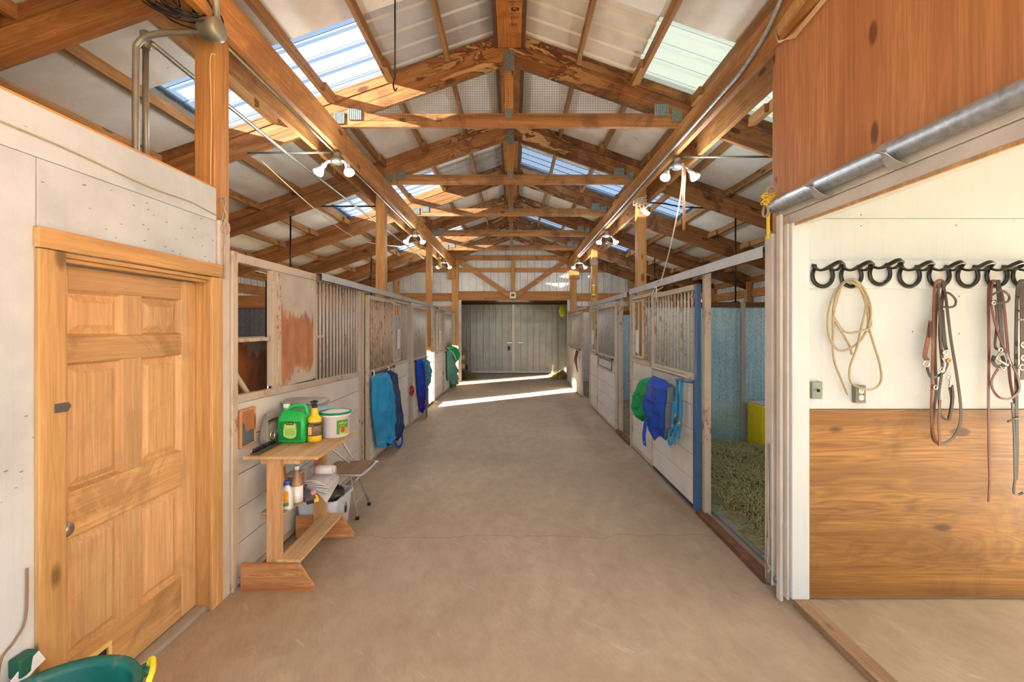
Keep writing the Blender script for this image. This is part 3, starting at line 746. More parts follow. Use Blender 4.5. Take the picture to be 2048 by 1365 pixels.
for (a, b) in ((y0, y0+stile), (y1-stile, y1)): build('stile', MB().box(SX-.04, SX, a, b, z0, z1), wood_door, dw, bevel=.003)
ym = (y0+y1)/2
for k, (a, b) in enumerate(rails): build('rail', MB().box(SX-.04, SX-.0005, y0+stile, y1-stile, a, b), wood_doory, dw, bevel=.003)
for k in range(3): build('mullion', MB().box(SX-.04, SX-.001, ym-.055, ym+.055, rails[k][1], rails[k+1][0]), wood_door, dw, bevel=.003)
for k in range(3):
    a, b = rails[k][1], rails[k+1][0]
    for (ya, yb) in ((y0+stile, ym-.055), (ym+.055, y1-stile)):
        mb = MB(); m1 = .012; m2 = .05; xb = SX-.026; xf = SX-.010
        o = [(ya, a), (yb, a), (yb, b), (ya, b)]
        def ins(m): return [(ya+m, a+m), (yb-m, a+m), (yb-m, b-m), (ya+m, b-m)]
        rings = [[(SX-.002, *p) for p in o], [(xb, *p) for p in ins(m1)], [(xb, *p) for p in ins(m1+.008)], [(xf, *p) for p in ins(m2)]]
        vs = [p for rg in rings for p in rg]; fs = []
        for q in range(3):
            for e in range(4): fs.append((q*4+e, q*4+(e+1) % 4, q*4+4+(e+1) % 4, q*4+4+e))
        fs.append((12, 13, 14, 15)); mb.add(vs, fs); build('door_panel', mb, wood_door, dw)
kz, ky = .863, 1.836
kn = build('door_knob', MB().lathe((SX, ky, kz), [(.034, 0), (.034, .006), (.030, .010), (.016, .014), (.014, .035), (.026, .045), (.030, .058), (.028, .070), (.018, .077), (0, .078)], 24, 'x'), met_nickel, dw, smooth=True)
hs = build('hasp', MB().box(SX, SX+.004, 1.79, 1.83, 1.365, 1.395), met_nickel, dw)
build('hasp_strap', MB().box(-1.80, -1.795, 1.745, 1.80, 1.362, 1.398).tube([(-1.798, 1.80, 1.38), (-1.86, 1.80, 1.38), (-1.90, 1.825, 1.38)], .012, 8), met_nickel, dw)
# cat flap low in the door
flap_y = P('flap_plastic', 226, 206, 130, .5)
pf = MB()
for (a, b, c, d_) in ((1.91, 2.10, .205, .225), (1.91, 2.10, .05, .065), (1.91, 1.928, .065, .205), (2.082, 2.10, .065, .205)): pf.box(SX, SX+.014, a, b, c, d_)
build('cat_flap_frame', pf, flap_y, dw, bevel=.002)
build('cat_flap', MB().box(SX-.001, SX+.003, 1.928, 2.082, .065, .205), plastic_black, dw)

# ------------------------------------------------------------------ tack room side
TX = 1.72; TB = 2.78
wr = empty('wall_right', (TX, 1, 2.3), kind='structure')
build('plywood_sheet', MB().box(TX, TX+.012, .52, 2.92, 2.50, zr(TX)-.02), wood_plyz, wr)
build('plywood_sheet', MB().box(TX, TX+.012, YF, .517, 2.50, zr(TX)-.02), wood_plyz, wr)
build('wall_core', MB().box(TX+.0125, TX+.1, YF, 2.90, 2.50, zr(TX+.1)-.02), wood_dark, wr)
build('header_board', MB().box(TX-.012, TX+.012, YF, 2.86, 2.405, 2.49), paint_trim, wr, bevel=.003)
build('header_board', MB().box(TX-.006, TX+.012, YF, 2.86, 2.335, 2.402), paint_trim, wr, bevel=.003)
build('header_soffit', MB().box(TX+.0125, TX+.125, YF, 2.76, 2.345, 2.47), paint_tack, wr)
build('header_board', MB().box(TX-.012, TX, YF, 2.7, 2.318, 2.333), wood_case, wr)
wt = empty('wall_back', (3.6, TB, 0), kind='structure')
build('wall_sheet', MB().box(1.80, XR, TB, TB+.012, 1.19, 2.378), paint_tack, wt)
build('wall_sheet', MB().box(1.80, XR, TB, TB+.012, 2.381, 3.0), paint_tack, wt)
build('plywood_sheet', MB().box(1.80, XR, TB-.012, TB+.012, .015, 1.187), wood_plyx, wt, bevel=.002)
build('wall_core', MB().box(1.80, XR, TB+.0125, TB+.09, 0, 3.0), paint_tack, wt)
build('hook_board', MB().box(1.803, 4.4, TB-.02, TB, 1.94, 2.115), paint_tack, wt, bevel=.003)
build('ceiling', MB().box(TX+.1, XR, YF, TB+.09, 3.0, 3.03), paint_tack, kind='structure')
build('wall_right', MB().box(XR-.1, XR-.08, YF, TB, 0, 3.0), paint_tack, kind='structure')
jb = empty('trim_2', (1.75, 2.78, 0), kind='structure')
build('door_post', MB().box(1.694, 1.80, 2.70, 2.779, .045, 2.335), paint_tack, jb, bevel=.004)
build('door_post_edge', MB().box(1.676, 1.692, 2.72, 2.80, .03, 2.335), paint_trim, jb, bevel=.004)
build('corner_board', MB().box(1.655, 1.674, 2.755, 2.80, .0, 2.40), paint_trim, jb, bevel=.004)
build('corner_board', MB().box(1.70, 1.80, 2.802, 2.86, .0, 2.40), wood_case, jb, bevel=.003)
build('stall_jamb', MB().box(1.652, 1.698, 2.84, 2.92, .05, 2.30), paint_trim, jb, bevel=.003)
sc = empty('trim_3', (1.73, 1.4, 0), kind='structure')
build('sill_board', MB().box(1.705, 1.80, .2, 2.70, 0, .045), wood_grey, sc, bevel=.004)

# galvanised track pipe on the plywood with its straps
tp = empty('sliding_door_track', (TX-.03, 1.5, 2.46), 'galvanised round sliding door track along the foot of the red plywood', 'track')
build('pipe', MB().tube([(TX-.045, YF+.1, 2.475), (TX-.045, 2.87, 2.475)], .042, 20), met_pipe, tp, smooth=True)
for yy in (2.44, 1.97, 1.15, .3):
    build('bracket', MB().strap([(TX-.004, yy+.01, 2.545), (TX-.055, yy, 2.522), (TX-.092, yy-.01, 2.475), (TX-.07, yy-.02, 2.425), (TX-.02, yy-.02, 2.40)], .062, .004, (0, 0, 1)), met_rail, tp)

# ------------------------------------------------------------------ stall fronts
MIDL = lambda y: 1.245-.034*(y-2.85) if y < 5.4 else 1.16-.012*(y-5.4)
ZT = 2.125
def planks(parent, X, s, y0, y1, ztop, n=5, gap=.006, mat=None, th=.03, off=0.0):
    h = (ztop-.055-off)/n
    for k in range(n):
        z0_ = .055+off+k*h
        b = build('plank', MB().box(X, X-s*th, y0, y1, z0_+gap/2, z0_+h-gap/2), mat or paint_plank, parent, bevel=.003)
        b.location.x += s*R.uniform(0, .0025)*-1
def bars(parent, X, y0, y1, z0, z1, n, r=.011, mat=None):
    first = None; w_ = (y1-y0)/n
    for k in range(n):
        y = y0+w_*(k+.5)
        if first is None:
            first = build('bar', MB().tube([(X, y, z0), (X, y, z1)], r, 10), mat or met_barl, parent, smooth=True); base = y
        else: inst(first, (0, y-base, 0))
def frame_rect(parent, X, s, y0, y1, z0, z1, w=.04, d=.04, mat=None, names='frame_rail'):
    m_ = mat or met_beige
    build('frame_stile', MB().box(X, X-s*d, y0, y0+w, z0, z1), m_, parent, bevel=.003)
    build('frame_stile', MB().box(X, X-s*d, y1-w, y1, z0, z1), m_, parent, bevel=.003)
    for a in (z0, z1-w): build('frame_rail', MB().box(X, X-s*d, y0+w, y1-w, a, a+w), m_, parent, bevel=.003)
# s = +1 for the side whose aisle face looks towards +x (workbench side), -1 for the other
def fixed_panel(X, s, y0, y1, nb, label, window=None, barmat=None, ztop=ZT, zmid=None, frame=None, sheet=None):
    t = empty('stall_front_panel', (X-s*.02, (y0+y1)/2, 0), label, 'stall front', 'fixed stall front panels')
    zm = zmid or MIDL((y0+y1)/2); m_ = frame or met_beige
    build('frame_stile', MB().box(X, X-s*.045, y0, y0+.04, .02, ztop), m_, t, bevel=.003)
    build('frame_stile', MB().box(X, X-s*.045, y1-.04, y1, .02, ztop), m_, t, bevel=.003)
    build('frame_rail', MB().box(X, X-s*.045, y0+.04, y1-.04, ztop-.04, ztop), m_, t, bevel=.003)
    build('frame_rail', MB().box(X+s*.004, X-s*.05, y0+.04, y1-.04, zm-.035, zm+.02), m_, t, bevel=.003)
    build('frame_rail', MB().box(X, X-s*.045, y0+.04, y1-.04, .02, .054), m_, t, bevel=.003)
    planks(t, X-s*.008, s, y0+.041, y1-.041, zm-.036)
    yb0, yb1 = y0+.04, y1-.04
    if window:
        wa, wb = window
        wf_ = empty('feed_window', (X, (wa+wb)/2, zm+.04)); wf_.parent = t; wf_.location = ORG[wf_]-ORG[t]
        frame_rect(wf_, X+s*.012, s, wa, wb, zm+.04, ztop-.06, .028, .03, m_)
        k = build('bar', MB().box(X-s*.002, X-s*.012, (wa+wb)/2-.02, (wa+wb)/2+.02, zm+.068, ztop-.088), m_, wf_)
        if wa-yb0 > .08: bars(t, X-s*.022, yb0, wa, zm+.02, ztop-.04, max(1, int((wa-yb0)/.085)), mat=barmat)
        if yb1-wb > .08: bars(t, X-s*.022, wb, yb1, zm+.02, ztop-.04, max(1, int((yb1-wb)/.085)), mat=barmat)
    elif nb: bars(t, X-s*.022, yb0, yb1, zm+.02, ztop-.04, nb, mat=barmat)
    return t
def sliding_door(X, s, y0, y1, nb, label, barmat=None, ztop=ZT-.03, zmid=None, frame=None, blue=False):
    t = empty('stall_door', (X-s*.02, (y0+y1)/2, 0), label, 'stall door', 'sliding stall doors')
    zm = zmid or MIDL((y0+y1)/2)-.02; m_ = frame or met_beige
    build('door_stile', MB().box(X, X-s*.04, y0, y0+.055, .03, ztop), met_blue if blue else m_, t, bevel=.004)
    if blue: build('door_stile', MB().box(X-s*.002, X-s*.04, y0+.058, y0+.095, .03, zm-.02), met_blue, t, bevel=.003)
    build('door_stile', MB().box(X, X-s*.04, y1-.045, y1, .03, ztop), m_, t, bevel=.004)
    yo = y0+(.1 if blue else .055)
    build('door_rail', MB().box(X, X-s*.04, yo, y1-.045, ztop-.05, ztop), m_, t, bevel=.003)
    build('door_rail', MB().box(X+s*.006, X-s*.04, yo, y1-.045, zm-.025, zm+.035), met_bar, t, bevel=.003)
    build('door_rail', MB().box(X, X-s*.04, yo, y1-.045, .03, .06), met_dark if blue else m_, t, bevel=.003)
    planks(t, X-s*.006, s, yo+.002, y1-.047, zm-.026)
    bars(t, X-s*.02, yo, y1-.045, zm+.035, ztop-.05, nb, mat=barmat)
    la = build('latch_bar', MB().tube([(X+s*.03, yo+.04, zm-.005), (X+s*.03, y1-.10, zm-.005)], .009, 8).box(X, X+s*.035, yo+.05, yo+.075, zm-.02, zm+.012).box(X, X+s*.035, y1-.13, y1-.105, zm-.02, zm+.012), met_dark if not blue else met_beige, t)
    return t
def track(X, s, y0, y1, z0, z1, label, mat=met_rail, d=.06):
    t = empty('door_track', (X, (y0+y1)/2, z0), label, 'track', 'sliding door tracks')
    build('channel', MB().box(X+s*.03, X+s*.033, y0, y1, z0, z1).box(X+s*.03, X-s*.03, y0, y1, z1-.003, z1).box(X-s*.03, X-s*.033, y0, y1, z0+.02, z1), mat, t)
    build('slot_lip', MB().box(X+s*.03, X+s*.008, y0, y1, z0, z0+.003), met_dark, t)
    return t
LX = -1.79
# first stall, workbench side: feed opening, rusted swing panel, bars, double post
pn = empty('stall_front_panel', (LX-.02, 4.05, 0), 'barred stall front beside the panelled door, with open feed gap and rusted panel', 'stall front', 'fixed stall front panels')
build('frame_stile', MB().box(LX, LX-.036, 2.84, 2.90, .0, 2.19), met_beige, pn, bevel=.004)
build('frame_stile', MB().box(LX-.002, LX-.05, 3.325, 3.375, 1.26, ZT), met_beige, pn, bevel=.003)
build('frame_stile', MB().box(LX-.002, LX-.05, 3.40, 3.445, 1.25, ZT), met_beige, pn, bevel=.003)
build('frame_stile', MB().box(LX-.002, LX-.05, 4.01, 4.045, 1.24, ZT), met_beige, pn, bevel=.003)
for a in (5.19, 5.29): build('frame_stile', MB().box(LX+.004, LX-.055, a, a+.055, .0, ZT), met_beige, pn, bevel=.004)
# rails tilt a little, as the building has settled
build('frame_rail', MB().beam((LX-.02, 2.90, MIDL(2.9)-.012), (LX-.02, 5.19, MIDL(5.19)-.012), .05, .05, (1, 0, 0)), met_beige, pn, bevel=.004)
build('frame_rail', MB().box(LX-.002, LX-.06, 2.9, 5.34, ZT, 2.185), met_bar, pn, bevel=.004)
build('frame_rail', MB().box(LX, LX-.045, 2.903, 5.19, .02, .055), met_beige, pn, bevel=.003)
build('rusted_panel', MB().box(LX-.008, LX-.016, 3.445, 4.01, 1.235, ZT-.002), met_rusted, pn, org=(LX, 3.73, 1.235))
build('hinge_sheet', MB().box(LX-.010, LX-.018, 3.33, 3.445, 1.235, ZT-.002), met_beige, pn)
for zc in (1.32, 1.74, 2.07): build('hinge', MB().box(LX+.006, LX-.012, 3.372, 3.402, zc-.05, zc+.05), met_bar, pn)
build('feed_shelf', MB().box(LX-.02, LX-.31, 2.91, 4.25, 1.601, 1.625), met_beige, pn)
build('rusted_chute', MB().box(LX-.30, LX-.31, 3.05, 4.25, .95, 1.60), met_rusted, pn)
build('brace_tube', MB().tube([(LX-.07, 2.94, 1.43), (LX-.07, 3.15, 1.20)], .018, 8), met_beige, pn)
build('black_channel', MB().box(LX-.08, LX-.12, 3.43, 3.49, 1.62, 2.06), plastic_black, pn)
build('brace_tube', MB().tube([(LX-.10, 3.42, 1.18), (LX-.10, 3.50, 1.58)], .012, 8), met_chrome, pn)
n_ = 5; zb = 1.185
for k in range(n_):
    a = .057+k*(zb-.057)/n_; b = a+(zb-.057)/n_
    mb = MB(); ya, yb_ = 2.903, 5.188
    za1 = b-.003 if k < n_-1 else MIDL(ya)-.04; zb1 = b-.003 if k < n_-1 else MIDL(yb_)-.04
    mb.add([(LX-.038, ya, a+.003), (LX-.008, ya, a+.003), (LX-.008, yb_, a+.003), (LX-.038, yb_, a+.003), (LX-.038, ya, za1), (LX-.008, ya, za1), (LX-.008, yb_, zb1), (LX-.038, yb_, zb1)],
           [(0,3,2,1),(4,5,6,7),(0,1,5,4),(1,2,6,5),(2,3,7,6),(3,0,4,7)])
    build('plank', mb, paint_plank, pn, bevel=.003)
bars(pn, LX-.024, 4.06, 5.19, MIDL(4.6), ZT, 14, .0125, met_barl)
sliding_door(LX+.035, 1, 5.40, 6.60, 15, 'sliding stall door with the turquoise blanket hanging on it', met_bar)
fixed_panel(LX, 1, 6.60, 7.66, 0, 'barred stall front with a white tag, between blanket and blue halters', (6.66, 7.04), met_barl)
p_ = build('stall_post', MB().box(LX+.01, LX-.055, 7.68, 7.76, 0, ZT+.05), met_grey, bevel=.004, label='grey steel post with red halter tied to it', cat='post')
sliding_door(LX+.035, 1, 7.78, 9.08, 14, 'sliding stall door behind the blue halters', met_barl)
fixed_panel(LX, 1, 10.14, 11.38, 0, 'narrow stall front beyond the open gap, with tall white tag', (10.3, 11.2), met_dark)
sliding_door(LX+.035, 1, 11.36, 12.88, 14, 'sliding stall door behind the green fly sheets', met_barl)
build('stall_post', MB().box(LX, LX-.055, 9.98, 10.1, 0, ZT+.04), met_beige, bevel=.004, label='steel post at far edge of the sunlit open stall', cat='post')
build('stall_post', MB().box(LX, LX-.055, 13.6, 13.7, 0, ZT+.04), met_beige, bevel=.004, label='steel post at the end of the workbench side stalls', cat='post')
track(LX+.02, 1, 4.05, 7.0, 2.13, 2.195, 'grey sliding door track above the barred front and turquoise blanket')
track(LX+.02, 1, 7.05, 10.05, 2.13, 2.19, 'sliding door track over the blue halter door')
track(LX+.02, 1, 10.3, 13.5, 2.12, 2.18, 'sliding door track beside the green fly sheets')

RXX = 1.66
def mid_r(y): return 1.215 if y < 6.3 else 1.18
fixed_panel(RXX+.02, -1, 5.36, 6.30, 0, 'barred front with white tag next to the green and blue sheets', (5.74, 6.22), met_bar, zmid=1.25)
sliding_door(RXX, -1, 4.02, 5.34, 13, 'blue edged sliding stall door with rusty bars', met_bar, zmid=1.235, blue=True)
build('stall_post', MB().box(RXX+.045, RXX+.10, 3.95, 4.01, 0, 2.20), met_beige, bevel=.004, label='beige steel post behind the blue door edge', cat='post')
sliding_door(RXX, -1, 7.22, 8.80, 13, 'half open sliding door of the second stall, with empty latch frame', met_barl, zmid=1.17)
fixed_panel(RXX+.02, -1, 8.80, 9.72, 0, 'narrow barred front with small white tag beyond the second open stall', (8.98, 9.5), met_barl, zmid=1.16)
build('stall_post', MB().box(RXX+.045, RXX+.10, 7.1, 7.2, 0, ZT+.04), met_beige, bevel=.004, label='beige steel post at the near edge of the half open second door', cat='post')
build('stall_post', MB().box(RXX+.02, RXX+.08, 6.32, 6.40, 0, ZT+.04), met_beige, bevel=.004, label='beige steel post below the tagged wooden post', cat='post')
build('stall_post', MB().box(RXX+.02, RXX+.08, 9.74, 9.82, 0, ZT+.04), met_beige, bevel=.004, label='beige steel post at the third open stall', cat='post')
sliding_door(RXX, -1, 10.75, 12.6, 16, 'far sliding door catching sun at its foot', met_barl, zmid=1.15)
fixed_panel(RXX+.02, -1, 12.6, 13.7, 0, 'farthest barred front beside the gable wall opening', (12.8, 13.4), met_barl, zmid=1.15)
t = track(RXX+.015, -1, 2.93, 6.30, 2.16, 2.235, 'long galvanised track above the open hay strewn stall')
track(RXX+.015, -1, 6.42, 9.72, 2.14, 2.21, 'sliding door track over the second stall')
track(RXX+.015, -1, 9.85, 13.5, 2.12, 2.18, 'sliding door track over the farthest stall door')
# thresholds of the open stalls
rustw = P('rust_stained_sill', 108, 74, 54, .8, .3, bump=.3)
build('stall_sill', MB().box(1.66, 1.73, 2.95, 4.05, 0, .05), rustw, bevel=.006, label='rust brown sill across the open hay strewn stall', cat='sill', group='stall sills')
build('stall_sill', MB().box(1.66, 1.73, 6.4, 7.2, 0, .05), rustw, bevel=.006, label='sill across the second open stall', cat='sill', group='stall sills')
build('stall_sill', MB().box(-1.86, -1.79, 9.1, 9.98, 0, .05), rustw, bevel=.006, label='sill across the sunlit open stall', cat='sill', group='stall sills')

# partitions between the stalls
def partition(s, y, mat, label, ztop, planky=True):
    t = empty('stall_partition', (s*3.6, y, 0), label, 'partition', 'partitions between stalls')
    x0, x1 = s*1.95, s*(5.4); a, b = sorted((x0, x1)); n = 3; w_ = (b-a)/n
    edges = [a, s*3.34, b] if s > 0 else [a, a+w_, a+2*w_, b]
    for e0, e1 in zip(edges, edges[1:]): build('sheet', MB().box(e0+.004, e1-.004, y-.02, y-.008, .03, ztop), mat, t)
    build('sheet_backing', MB().box(a, b, y-.0075, y+.02, .03, ztop), wood_dark, t)
    build('top_plank', MB().box(a, b, y-.045, y+.03, ztop, ztop+(.18 if s < 0 else .075)), wood_girtx if s < 0 else wood_dark, t, bevel=.004)
    if s > 0:
        build('steel_channel', MB().box(3.30, 3.37, y-.05, y-.021, .03, ztop+.07).box(3.30, 3.315, y-.085, y-.05, .03, ztop+.07), met_grey, t)
    return t
partition(1, 6.5, galv_blue, 'blue grey galvanised partition behind the hay strewn stall', 1.99)
partition(1, 10.2, galv_blue, 'galvanised partition at the back of the second open stall', 1.99)
partition(-1, 6.5, galv_grey, 'dull galvanised partition seen through the feed gap', 1.98)
partition(-1, 10.2, galv_blue, 'sunlit galvanised partition seen through the open stall gap', 1.98)
# ------------------------------------------------------------------ lamps on the header beams
def flood(X, Y, s, label, energy=28.0):
    z = 3.47
    t = empty('twin_floodlight', (X, Y, z), label, 'lamp', 'twin floodlights under the header beams')
    build('junction_box', MB().lathe((X, Y, z-.10), [(.045, 0), (.06, .012), (.06, .05), (.035, .055), (.035, .10), (.03, .115)], 16), met_conduit if s < 0 else met_pipe, t, smooth=True)
    for q in (-1, 1):
        a = Vector((X+q*.05, Y-.01, z-.075)); b = Vector((X+q*.115, Y-.03, z-.115)); d = Vector((q*.35, -.45, -.85)).normalized(); c = b+d*.10
        hd = build('lamp_holder', MB().tube(smooth_path([a, (a+b)/2+Vector((0, 0, .012)), b], 4), .016, 8).tube([b, b+d*.045], .026, 12), plastic_white if s < 0 else met_conduit, t, smooth=True)
        pts = [b+d*.04, b+d*.06, b+d*.10, b+d*.125]
        build('lamp_bulb', MB().tube(pts, [.02, .028, .048, .050], 16, cap=False), plastic_white, hd, smooth=True)
        build('lamp_face', MB().tube([b+d*.118, b+d*.128], [.047, .04], 16), mat_lamp, hd)
        L = bpy.data.lights.new('lamp_light', 'POINT'); L.energy = energy; L.color = (.86, .93, 1.0); L.shadow_soft_size = .06
        lo = bpy.data.objects.new('lamp_light', L); COL.objects.link(lo); lo.location = b+d*.20
    return t
LAMPW = 36.0
for X, Y, s, lb in ((-1.80, 4.55, -1, 'white twin floodlight under the header above the rusted stall panel'), (-1.80, 8.2, -1, 'white twin floodlight beyond the second post on the workbench side'),
                    (-1.80, 11.65, -1, 'farthest white twin floodlight on the workbench side'), (1.735, 4.70, 1, 'grey twin floodlight with leather strap hanging beside it'),
                    (1.735, 8.25, 1, 'grey twin floodlight beyond the twine wrapped post'), (1.735, 11.7, 1, 'farthest grey twin floodlight near the gable wall')):
    flood(X, Y, s, lb, LAMPW)
def thing1(name, mb, mat, label, cat, group=None, smooth=True, bevel=0.0): return build(name, mb, mat, smooth=smooth, bevel=bevel, label=label, cat=cat, group=group)
# conduits
thing1('conduit', MB().tube([(-1.842, 2.7, 3.505), (-1.842, 8.1, 3.505)], .011, 8), met_conduit, 'thin zinc conduit under the header feeding the white floodlights', 'conduit')
thing1('conduit', MB().tube([(-1.87, 4.56, 3.49), (-2.72, 4.56, 3.49)], .012, 8), met_conduit, 'short crosswise conduit beside the nearest white floodlight', 'conduit')
thing1('conduit', MB().tube(smooth_path([(1.66, 2.2, 4.05), (1.675, 2.55, 3.95), (1.68, 2.9, 3.68), (1.68, 3.25, 3.585), (1.68, 3.6, 3.575), (1.68, 4.7, 3.57)], 5)+[Vector((1.68, 8.1, 3.56)), Vector((1.68, 11.6, 3.55))], .014, 8), met_pipe, 'long zinc conduit along the header above the blue stall door', 'conduit')
thing1('conduit', MB().tube([(1.80, 4.72, 3.505), (2.8, 4.72, 3.51)], .012, 8), met_conduit, 'crosswise conduit beside the floodlight with the leather strap', 'conduit')
thing1('conduit', MB().tube([(-2.00, 6.58, 3.49), (-2.85, 6.58, 3.49)], .012, 8), met_dark, 'dark crosswise conduit behind the second post', 'conduit')
thing1('cable', MB().tube(smooth_path([(1.94, 6.6, 3.55), (2.2, 6.6, 3.54), (2.5, 6.6, 3.49), (2.9, 6.6, 3.47)], 6), .011, 8), plastic_black, 'black cable crossing from the tagged post to the rafters', 'cable')
vb = smooth_path([(-2.22, 2.62, 2.57), (-2.22, 2.62, 3.25), (-2.20, 2.62, 3.38), (-2.08, 2.62, 3.43), (-1.80, 2.62, 3.44)], 8)
thing1('conduit', MB().tube(vb, .018, 10), met_conduit, 'bent conduit rising from the white wall to the round junction box', 'conduit')
thing1('conduit', MB().tube([(-2.27, 2.75, 2.57), (-2.27, 2.75, 3.47)], .017, 10).lathe((-2.27, 2.75, 3.42), [(.017, 0), (.03, .005), (.03, .10), (.018, .11)], 12), met_conduit, 'straight conduit standing on the white wall behind the bent one', 'conduit')
thing1('conduit', MB().tube(smooth_path([(-2.16, 2.66, 3.40), (-2.2, 3.2, 3.42), (-2.3, 4.6, 3.47)], 5)+[Vector((-2.3, 11.5, 3.47))], .015, 8), met_conduit, 'long conduit running under the rafters towards the far gable', 'conduit')
jb_ = empty('junction_box', (-1.74, 2.63, 3.38), 'round grey junction box on top of the nearest post', 'junction box')
build('box_body', MB().lathe((-1.82, 2.60, 3.44), [(.045, 0), (.062, .01), (.062, .05), (.066, .052), (.066, .10), (.055, .115)], 20, 'x'), met_conduit, jb_, smooth=True)
build('conduit_nipple', MB().tube([(-1.73, 2.60, 3.49), (-1.72, 2.55, 3.85)], .018, 10), met_conduit, jb_, smooth=True)
cc = MB(); rr = random.Random(5)
for k in range(11):
    cx, cy, cz = -1.98+rr.uniform(-.07, .09), 2.60+rr.uniform(-.06, .03), 3.56+rr.uniform(-.03, .05); r1 = rr.uniform(.10, .17); tl = rr.uniform(-.5, .5)
    cc.tube([(cx+r1*math.cos(a)*1.0, cy+.05*math.sin(a+tl)+.03*math.cos(2*a), cz+r1*.75*math.sin(a)+.06*math.cos(a)*-1) for a in [i*math.pi/14 for i in range(28)]], .0045, 6, closed=True)
thing1('cable_coil', cc, plastic_black, 'tangled coil of thin black cable above the round junction box', 'cable')
thing1('cable', MB().tube(smooth_path([(-1.812, 1.4, 2.43), (-1.812, 1.8, 2.425), (-1.812, 2.2, 2.40), (-1.812, 2.5, 2.405), (-1.812, 2.62, 2.395), (-1.812, 2.73, 2.385)], 5), .0035, 6), P('old_cable', 176, 156, 124), 'thin old cable stapled along the white wall above the panelled door', 'cable')
thing1('cable', MB().tube(smooth_path([(-1.82, 2.725, 3.37), (-1.852, 2.722, 3.34), (-1.845, 2.722, 3.0), (-1.85, 2.722, 2.6), (-1.845, 2.722, 2.4)], 5), .003, 6), P('pale_cord', 226, 206, 150), 'thin pale cord running down the nearest wooden post', 'cord')
thing1('cable', MB().tube(smooth_path([(-2.6, 4.60, 3.42), (-2.35, 5.3, 3.1), (-2.2, 6.2, 2.95), (-2.1, 7.3, 3.05), (-2.02, 8.6, 3.25)], 8), .006, 6), P('slack_cord', 196, 176, 144), 'slack pale cord sagging below the rafters behind the second post', 'cord')
# bungee hook and rope end hanging on the nearest post
bh = empty('bungee_cord', (-1.80, 2.78, 2.30), 'frayed bungee cord hooked on the nearest wooden post', 'cord')
rope_m = P('grey_rope', 168, 150, 128, .8, .2, bump=.3)
build('hook', MB().tube(smooth_path([(-1.822, 2.76, 2.47), (-1.80, 2.76, 2.50), (-1.78, 2.76, 2.48), (-1.79, 2.76, 2.44), (-1.80, 2.76, 2.38), (-1.812, 2.76, 2.35)], 5), .006, 8), met_conduit, bh, smooth=True)
build('cord_loop', MB().tube(smooth_path([(-1.79, 2.76, 2.43), (-1.775, 2.76, 2.39), (-1.79, 2.76, 2.34), (-1.80, 2.76, 2.30), (-1.775, 2.765, 2.285), (-1.765, 2.765, 2.32), (-1.79, 2.76, 2.37)], 5), .008, 8), rope_m, bh, smooth=True)
build('cord_tail', MB().tube([(-1.785, 2.76, 2.33), (-1.79, 2.76, 2.0)], .006, 8), rope_m, bh, smooth=True)
# rod from the ridge bay with its hook, and the hanger rods over the partitions
thing1('hanging_rod', MB().tube([(-.875, 3.3, 4.47), (-.875, 3.3, 3.54)], .006, 8).tube(smooth_path([(-.875, 3.3, 3.55), (-.888, 3.3, 3.50), (-.875, 3.3, 3.455), (-.86, 3.3, 3.475)], 5), .006, 6), met_dark, 'dark hanging rod with hook below the first skylight', 'rod')
for (x, y, lb) in ((-3.25, 6.5, 'thin steel rod from rafter to dull partition behind the rusted panel'), (-3.25, 10.2, 'thin steel rod from rafter to the far partition behind the second post'), (3.25, 6.5, 'thin steel rod above the blue grey partition channel'), (3.25, 10.2, 'thin steel rod above the second partition beyond the tagged post')):
    thing1('hanger_rod', MB().tube([(x, y, 2.15 if x < 0 else 2.06), (x, y, zr(x)-.335)], .013 if x < 0 else .012, 8).tube([(x-.05, y, 2.165 if x < 0 else 2.07), (x+.05, y, 2.165 if x < 0 else 2.07)], .01, 6), met_dark, lb, 'rod', 'hanger rods over the partitions')
# leather strap and rope on the blue door side
leather = P('old_leather', 146, 92, 56, .55, .2)
thing1('leather_strap', MB().strap([(1.765, 4.62, 3.42), (1.78, 4.62, 3.28), (1.77, 4.62, 3.1), (1.775, 4.62, 2.9), (1.775, 4.62, 2.70)], .028, .004, (0, -1, 0)), leather, 'long brown leather strap hanging from the grey floodlight', 'strap')
thing1('rope', MB().tube(smooth_path([(1.78, 4.66, 3.45), (1.765, 4.68, 3.1), (1.72, 4.85, 2.6), (1.685, 5.02, 2.27), (1.66, 5.05, 2.20)], 6), .007, 6)
       .tube([(1.66+.035*math.cos(a*2), 5.05+.03*math.sin(a*3), 2.17+.05*math.sin(a)) for a in [i*.25 for i in range(44)]], .008, 6)
       .tube(smooth_path([(1.62, 5.03, 2.16), (1.605, 4.98, 2.08), (1.61, 5.0, 1.98)], 4), .006, 6).tube(smooth_path([(1.62, 5.07, 2.16), (1.60, 5.12, 2.06), (1.605, 5.1, 1.95)], 4), .006, 6),
       P('pale_rope', 200, 178, 150, .8, .15), 'pale rope tied in a knot around the galvanised stall track', 'rope')
twine = P('baling_twine', 214, 186, 156, .8, .2)
for (x, y, z, lb) in ((1.84, 6.42, 3.52, 'tangle of twine wrapped around the top of the tagged post'), (1.84, 10.12, 3.2, 'bird nest like tangle of twine on the fly trap post')):
    mb = MB(); rr = random.Random(int(y*10))
    for k in range(12):
        p = [Vector((x+rr.uniform(-.11, .09), y-.012+rr.uniform(-.05, .02), z+rr.uniform(-.09, .07))) for _ in range(4)]; mb.tube(smooth_path(p, 4), .006, 5)
    for k in range(3):
        xx = x-.06+.05*k; mb.tube(smooth_path([(xx, y-.03, z), (xx-.01, y-.04, z-.08), (xx+.015, y-.035, z-.16)], 4), .005, 5)
    thing1('twine_tangle', mb, twine, lb, 'twine')
